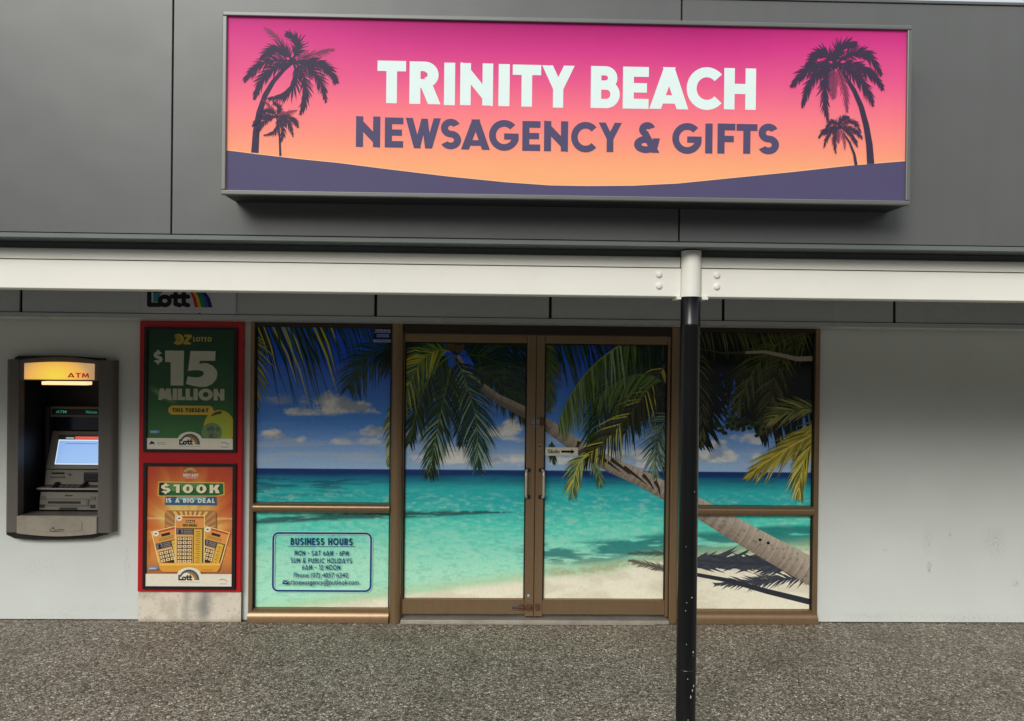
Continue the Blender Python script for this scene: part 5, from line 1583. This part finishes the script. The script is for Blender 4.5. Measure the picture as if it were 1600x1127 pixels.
# recess shell
bm = bmesh.new()
bk_y = 0.34
A_ = [(hx0, hz0), (hx1, hz0), (hx1, hz1), (hx0, hz1)]
B_ = [(hx0 - 0.005, hz0 - 0.015), (hx1 + 0.005, hz0 - 0.015), (hx1 + 0.005, hz1 + 0.02), (hx0 - 0.005, hz1 + 0.02)]
fa = [bm.verts.new((x, AY + 0.03, z)) for x, z in A_]
fb = [bm.verts.new((x, bk_y, z)) for x, z in B_]
for k in range(4):
    bm.faces.new((fa[k], fa[(k + 1) % 4], fb[(k + 1) % 4], fb[k]))
bm.faces.new(fb)
from_bm('recess', bm, M_atm_d, atm)
# inner machine front, in steps going down
ix0, ix1 = -3.40, -2.90
box('inner_cheek', ix0 - 0.03, ix0 - 0.001, 0.20, 0.33, 0.80, 1.56, M_atm_d, atm, 0.006)
hd = box('display_strip', ix0, ix1, 0.22, 0.33, 1.475, 1.555, M_atm, atm, 0.004)
box('display_strip_window', ix0 + 0.012, ix1 - 0.01, 0.2175, 0.2195, 1.492, 1.538, M_black, hd, 0.001)
em = print_mat('green_indicator', emit=0.2)
for txt, x0, x1 in (('ATM', -3.355, -3.275), ('Welcome', -3.13, -3.045)):
    gt_ = Ink()
    text_ink(gt_, txt, x0, x1, 1.505, 0.022, C(80, 210, 165), 0.02)
    gt_.build('indicator_lettering', 0.217, em, hd)
box('camera_bar', ix0 + 0.02, ix1, 0.27, 0.335, 1.37, 1.474, paint('blue_black_glass', C(22, 26, 42), 0.12), atm, 0.002)
# screen housing leans back
def lean(name, x0, x1, zb_, zt_, yb_, yt_, th, mat, parent, e=0.003):
    bm = bmesh.new()
    vs_ = [bm.verts.new(p) for p in ((x0, yb_, zb_), (x1, yb_, zb_), (x1, yt_, zt_), (x0, yt_, zt_), (x0, yb_ + th, zb_), (x1, yb_ + th, zb_), (x1, yt_ + th, zt_), (x0, yt_ + th, zt_))]
    for f in ((0, 1, 2, 3), (7, 6, 5, 4), (0, 4, 5, 1), (1, 5, 6, 2), (2, 6, 7, 3), (3, 7, 4, 0)):
        bm.faces.new([vs_[k] for k in f])
    if e: bmesh.ops.bevel(bm, geom=bm.edges[:], offset=e, segments=1, affect='EDGES')
    return from_bm(name, bm, mat, parent)
scr = lean('screen_housing', ix0, ix1, 1.085, 1.365, 0.17, 0.25, 0.05, M_atm, atm)
def on_lean(z, off): return 0.17 + (z - 1.085) / 0.28 * 0.08 - off
def lean_on(name, x0, x1, z0, z1, off, mat): return lean(name, x0, x1, z0, z1, on_lean(z0, off), on_lean(z1, off), 0.001, mat, scr, 0)
lean_on('screen_bezel', -3.345, -2.955, 1.115, 1.338, 0.002, M_black)
lean_on('screen_frame', -3.338, -2.965, 1.119, 1.302, 0.0034, glow('screen_white_edge', C(225, 240, 255), 0.95, (0.02,) * 3))
lean_on('screen_picture', -3.330, -2.973, 1.126, 1.294, 0.0048, glow('screen_blue', C(150, 196, 255), 0.85, (0.02,) * 3))
lean_on('screen_banner', -3.215, -2.965, 1.305, 1.326, 0.0034, glow('screen_red_banner', C(236, 84, 60), 0.85, (0.02,) * 3))
lean_on('screen_caption', -3.285, -3.225, 1.311, 1.317, 0.0034, glow('screen_white_mark', C(230, 236, 240), 0.8, (0.02,) * 3))
lean_on('screen_text_line', -3.28, -3.04, 1.271, 1.276, 0.0056, glow('screen_text', C(90, 124, 176), 0.7, (0.02,) * 3))
# card and receipt panel
cp = lean('card_panel', ix0 + 0.005, ix1, 0.965, 1.08, 0.15, 0.165, 0.05, M_atm_l, atm)
box('receipt_slot', -3.345, -3.255, 0.153, 0.158, 1.05, 1.062, M_black, cp, 0.001)
box('receipt_lip', -3.355, -3.25, 0.148, 0.157, 1.022, 1.032, M_atm, cp, 0.002)
box('key_lock', -3.225, -3.205, 0.150, 0.158, 1.038, 1.056, M_metal, cp, 0.004)
cs = box('card_reader', -3.10, -2.99, 0.138, 0.158, 0.995, 1.065, M_atm_d, cp, 0.006, 2)
box('card_slot', -3.08, -3.01, 0.1365, 0.1385, 1.022, 1.034, M_black, cs, 0.0005)
ks = lean('keypad_shelf', ix0 - 0.012, ix1 - 0.02, 0.945, 0.958, 0.075, 0.08, 0.10, M_atm_l, atm)
lean('keypad_shelf_edge', ix0 - 0.012, ix1 - 0.02, 0.924, 0.944, 0.098, 0.086, 0.06, M_atm_d, atm)
kp = lean('keypad', -3.275, -3.10, 0.9585, 0.975, 0.085, 0.135, 0.012, M_black, atm, 0.002)
for r in range(3):
    for q in range(4):
        x = -3.262 + q * 0.040
        z = 0.9615 + r * 0.0044
        y = 0.085 + (z - 0.9585) / 0.0165 * 0.05
        lean('key', x, x + 0.030, z, z + 0.0034, y - 0.003, y + 0.006, 0.004, M_metal, kp, 0.0006)
for x0, x1 in ((-3.305, -3.278), (-3.097, -3.07)):
    lean('keypad_guard', x0, x1, 0.9585, 0.992, 0.08, 0.125, 0.03, M_black, atm, 0.004)
dp = lean('dispenser_panel', ix0 + 0.004, ix1 - 0.01, 0.792, 0.923, 0.085, 0.10, 0.07, M_atm_l, atm)
def dpy(z): return 0.085 + (z - 0.792) / 0.131 * 0.015
def on_dp(name, x0, x1, z0, z1, out, mat, e=0.002): return lean(name, x0, x1, z0, z1, dpy(z0) - out, dpy(z1) - out, out + 0.004, mat, dp, e)
on_dp('dispenser_surround', -3.352, -3.03, 0.822, 0.876, 0.006, M_atm)
on_dp('dispenser_mouth', -3.340, -3.045, 0.829, 0.869, 0.008, M_atm_l)
on_dp('cash_slot', -3.330, -3.088, 0.840, 0.859, 0.0095, M_black, 0)
on_dp('slot_mark', -3.212, -3.155, 0.894, 0.902, 0.002, M_black, 0)
on_dp('slot_label', -3.245, -3.115, 0.796, 0.811, 0.003, M_atm_d, 0.001)
for x0 in (-3.394, -3.02):
    for z0 in (0.808, 0.868):
        on_dp('dispenser_corner', x0, x0 + 0.038, z0, z0 + 0.024, 0.004, M_atm_d if z0 < 0.85 else M_atm)
box('tray_floor', hx0 + 0.003, hx1 - 0.003, AY + 0.032, 0.10, 0.772, 0.7815, M_atm, atm, 0.002)
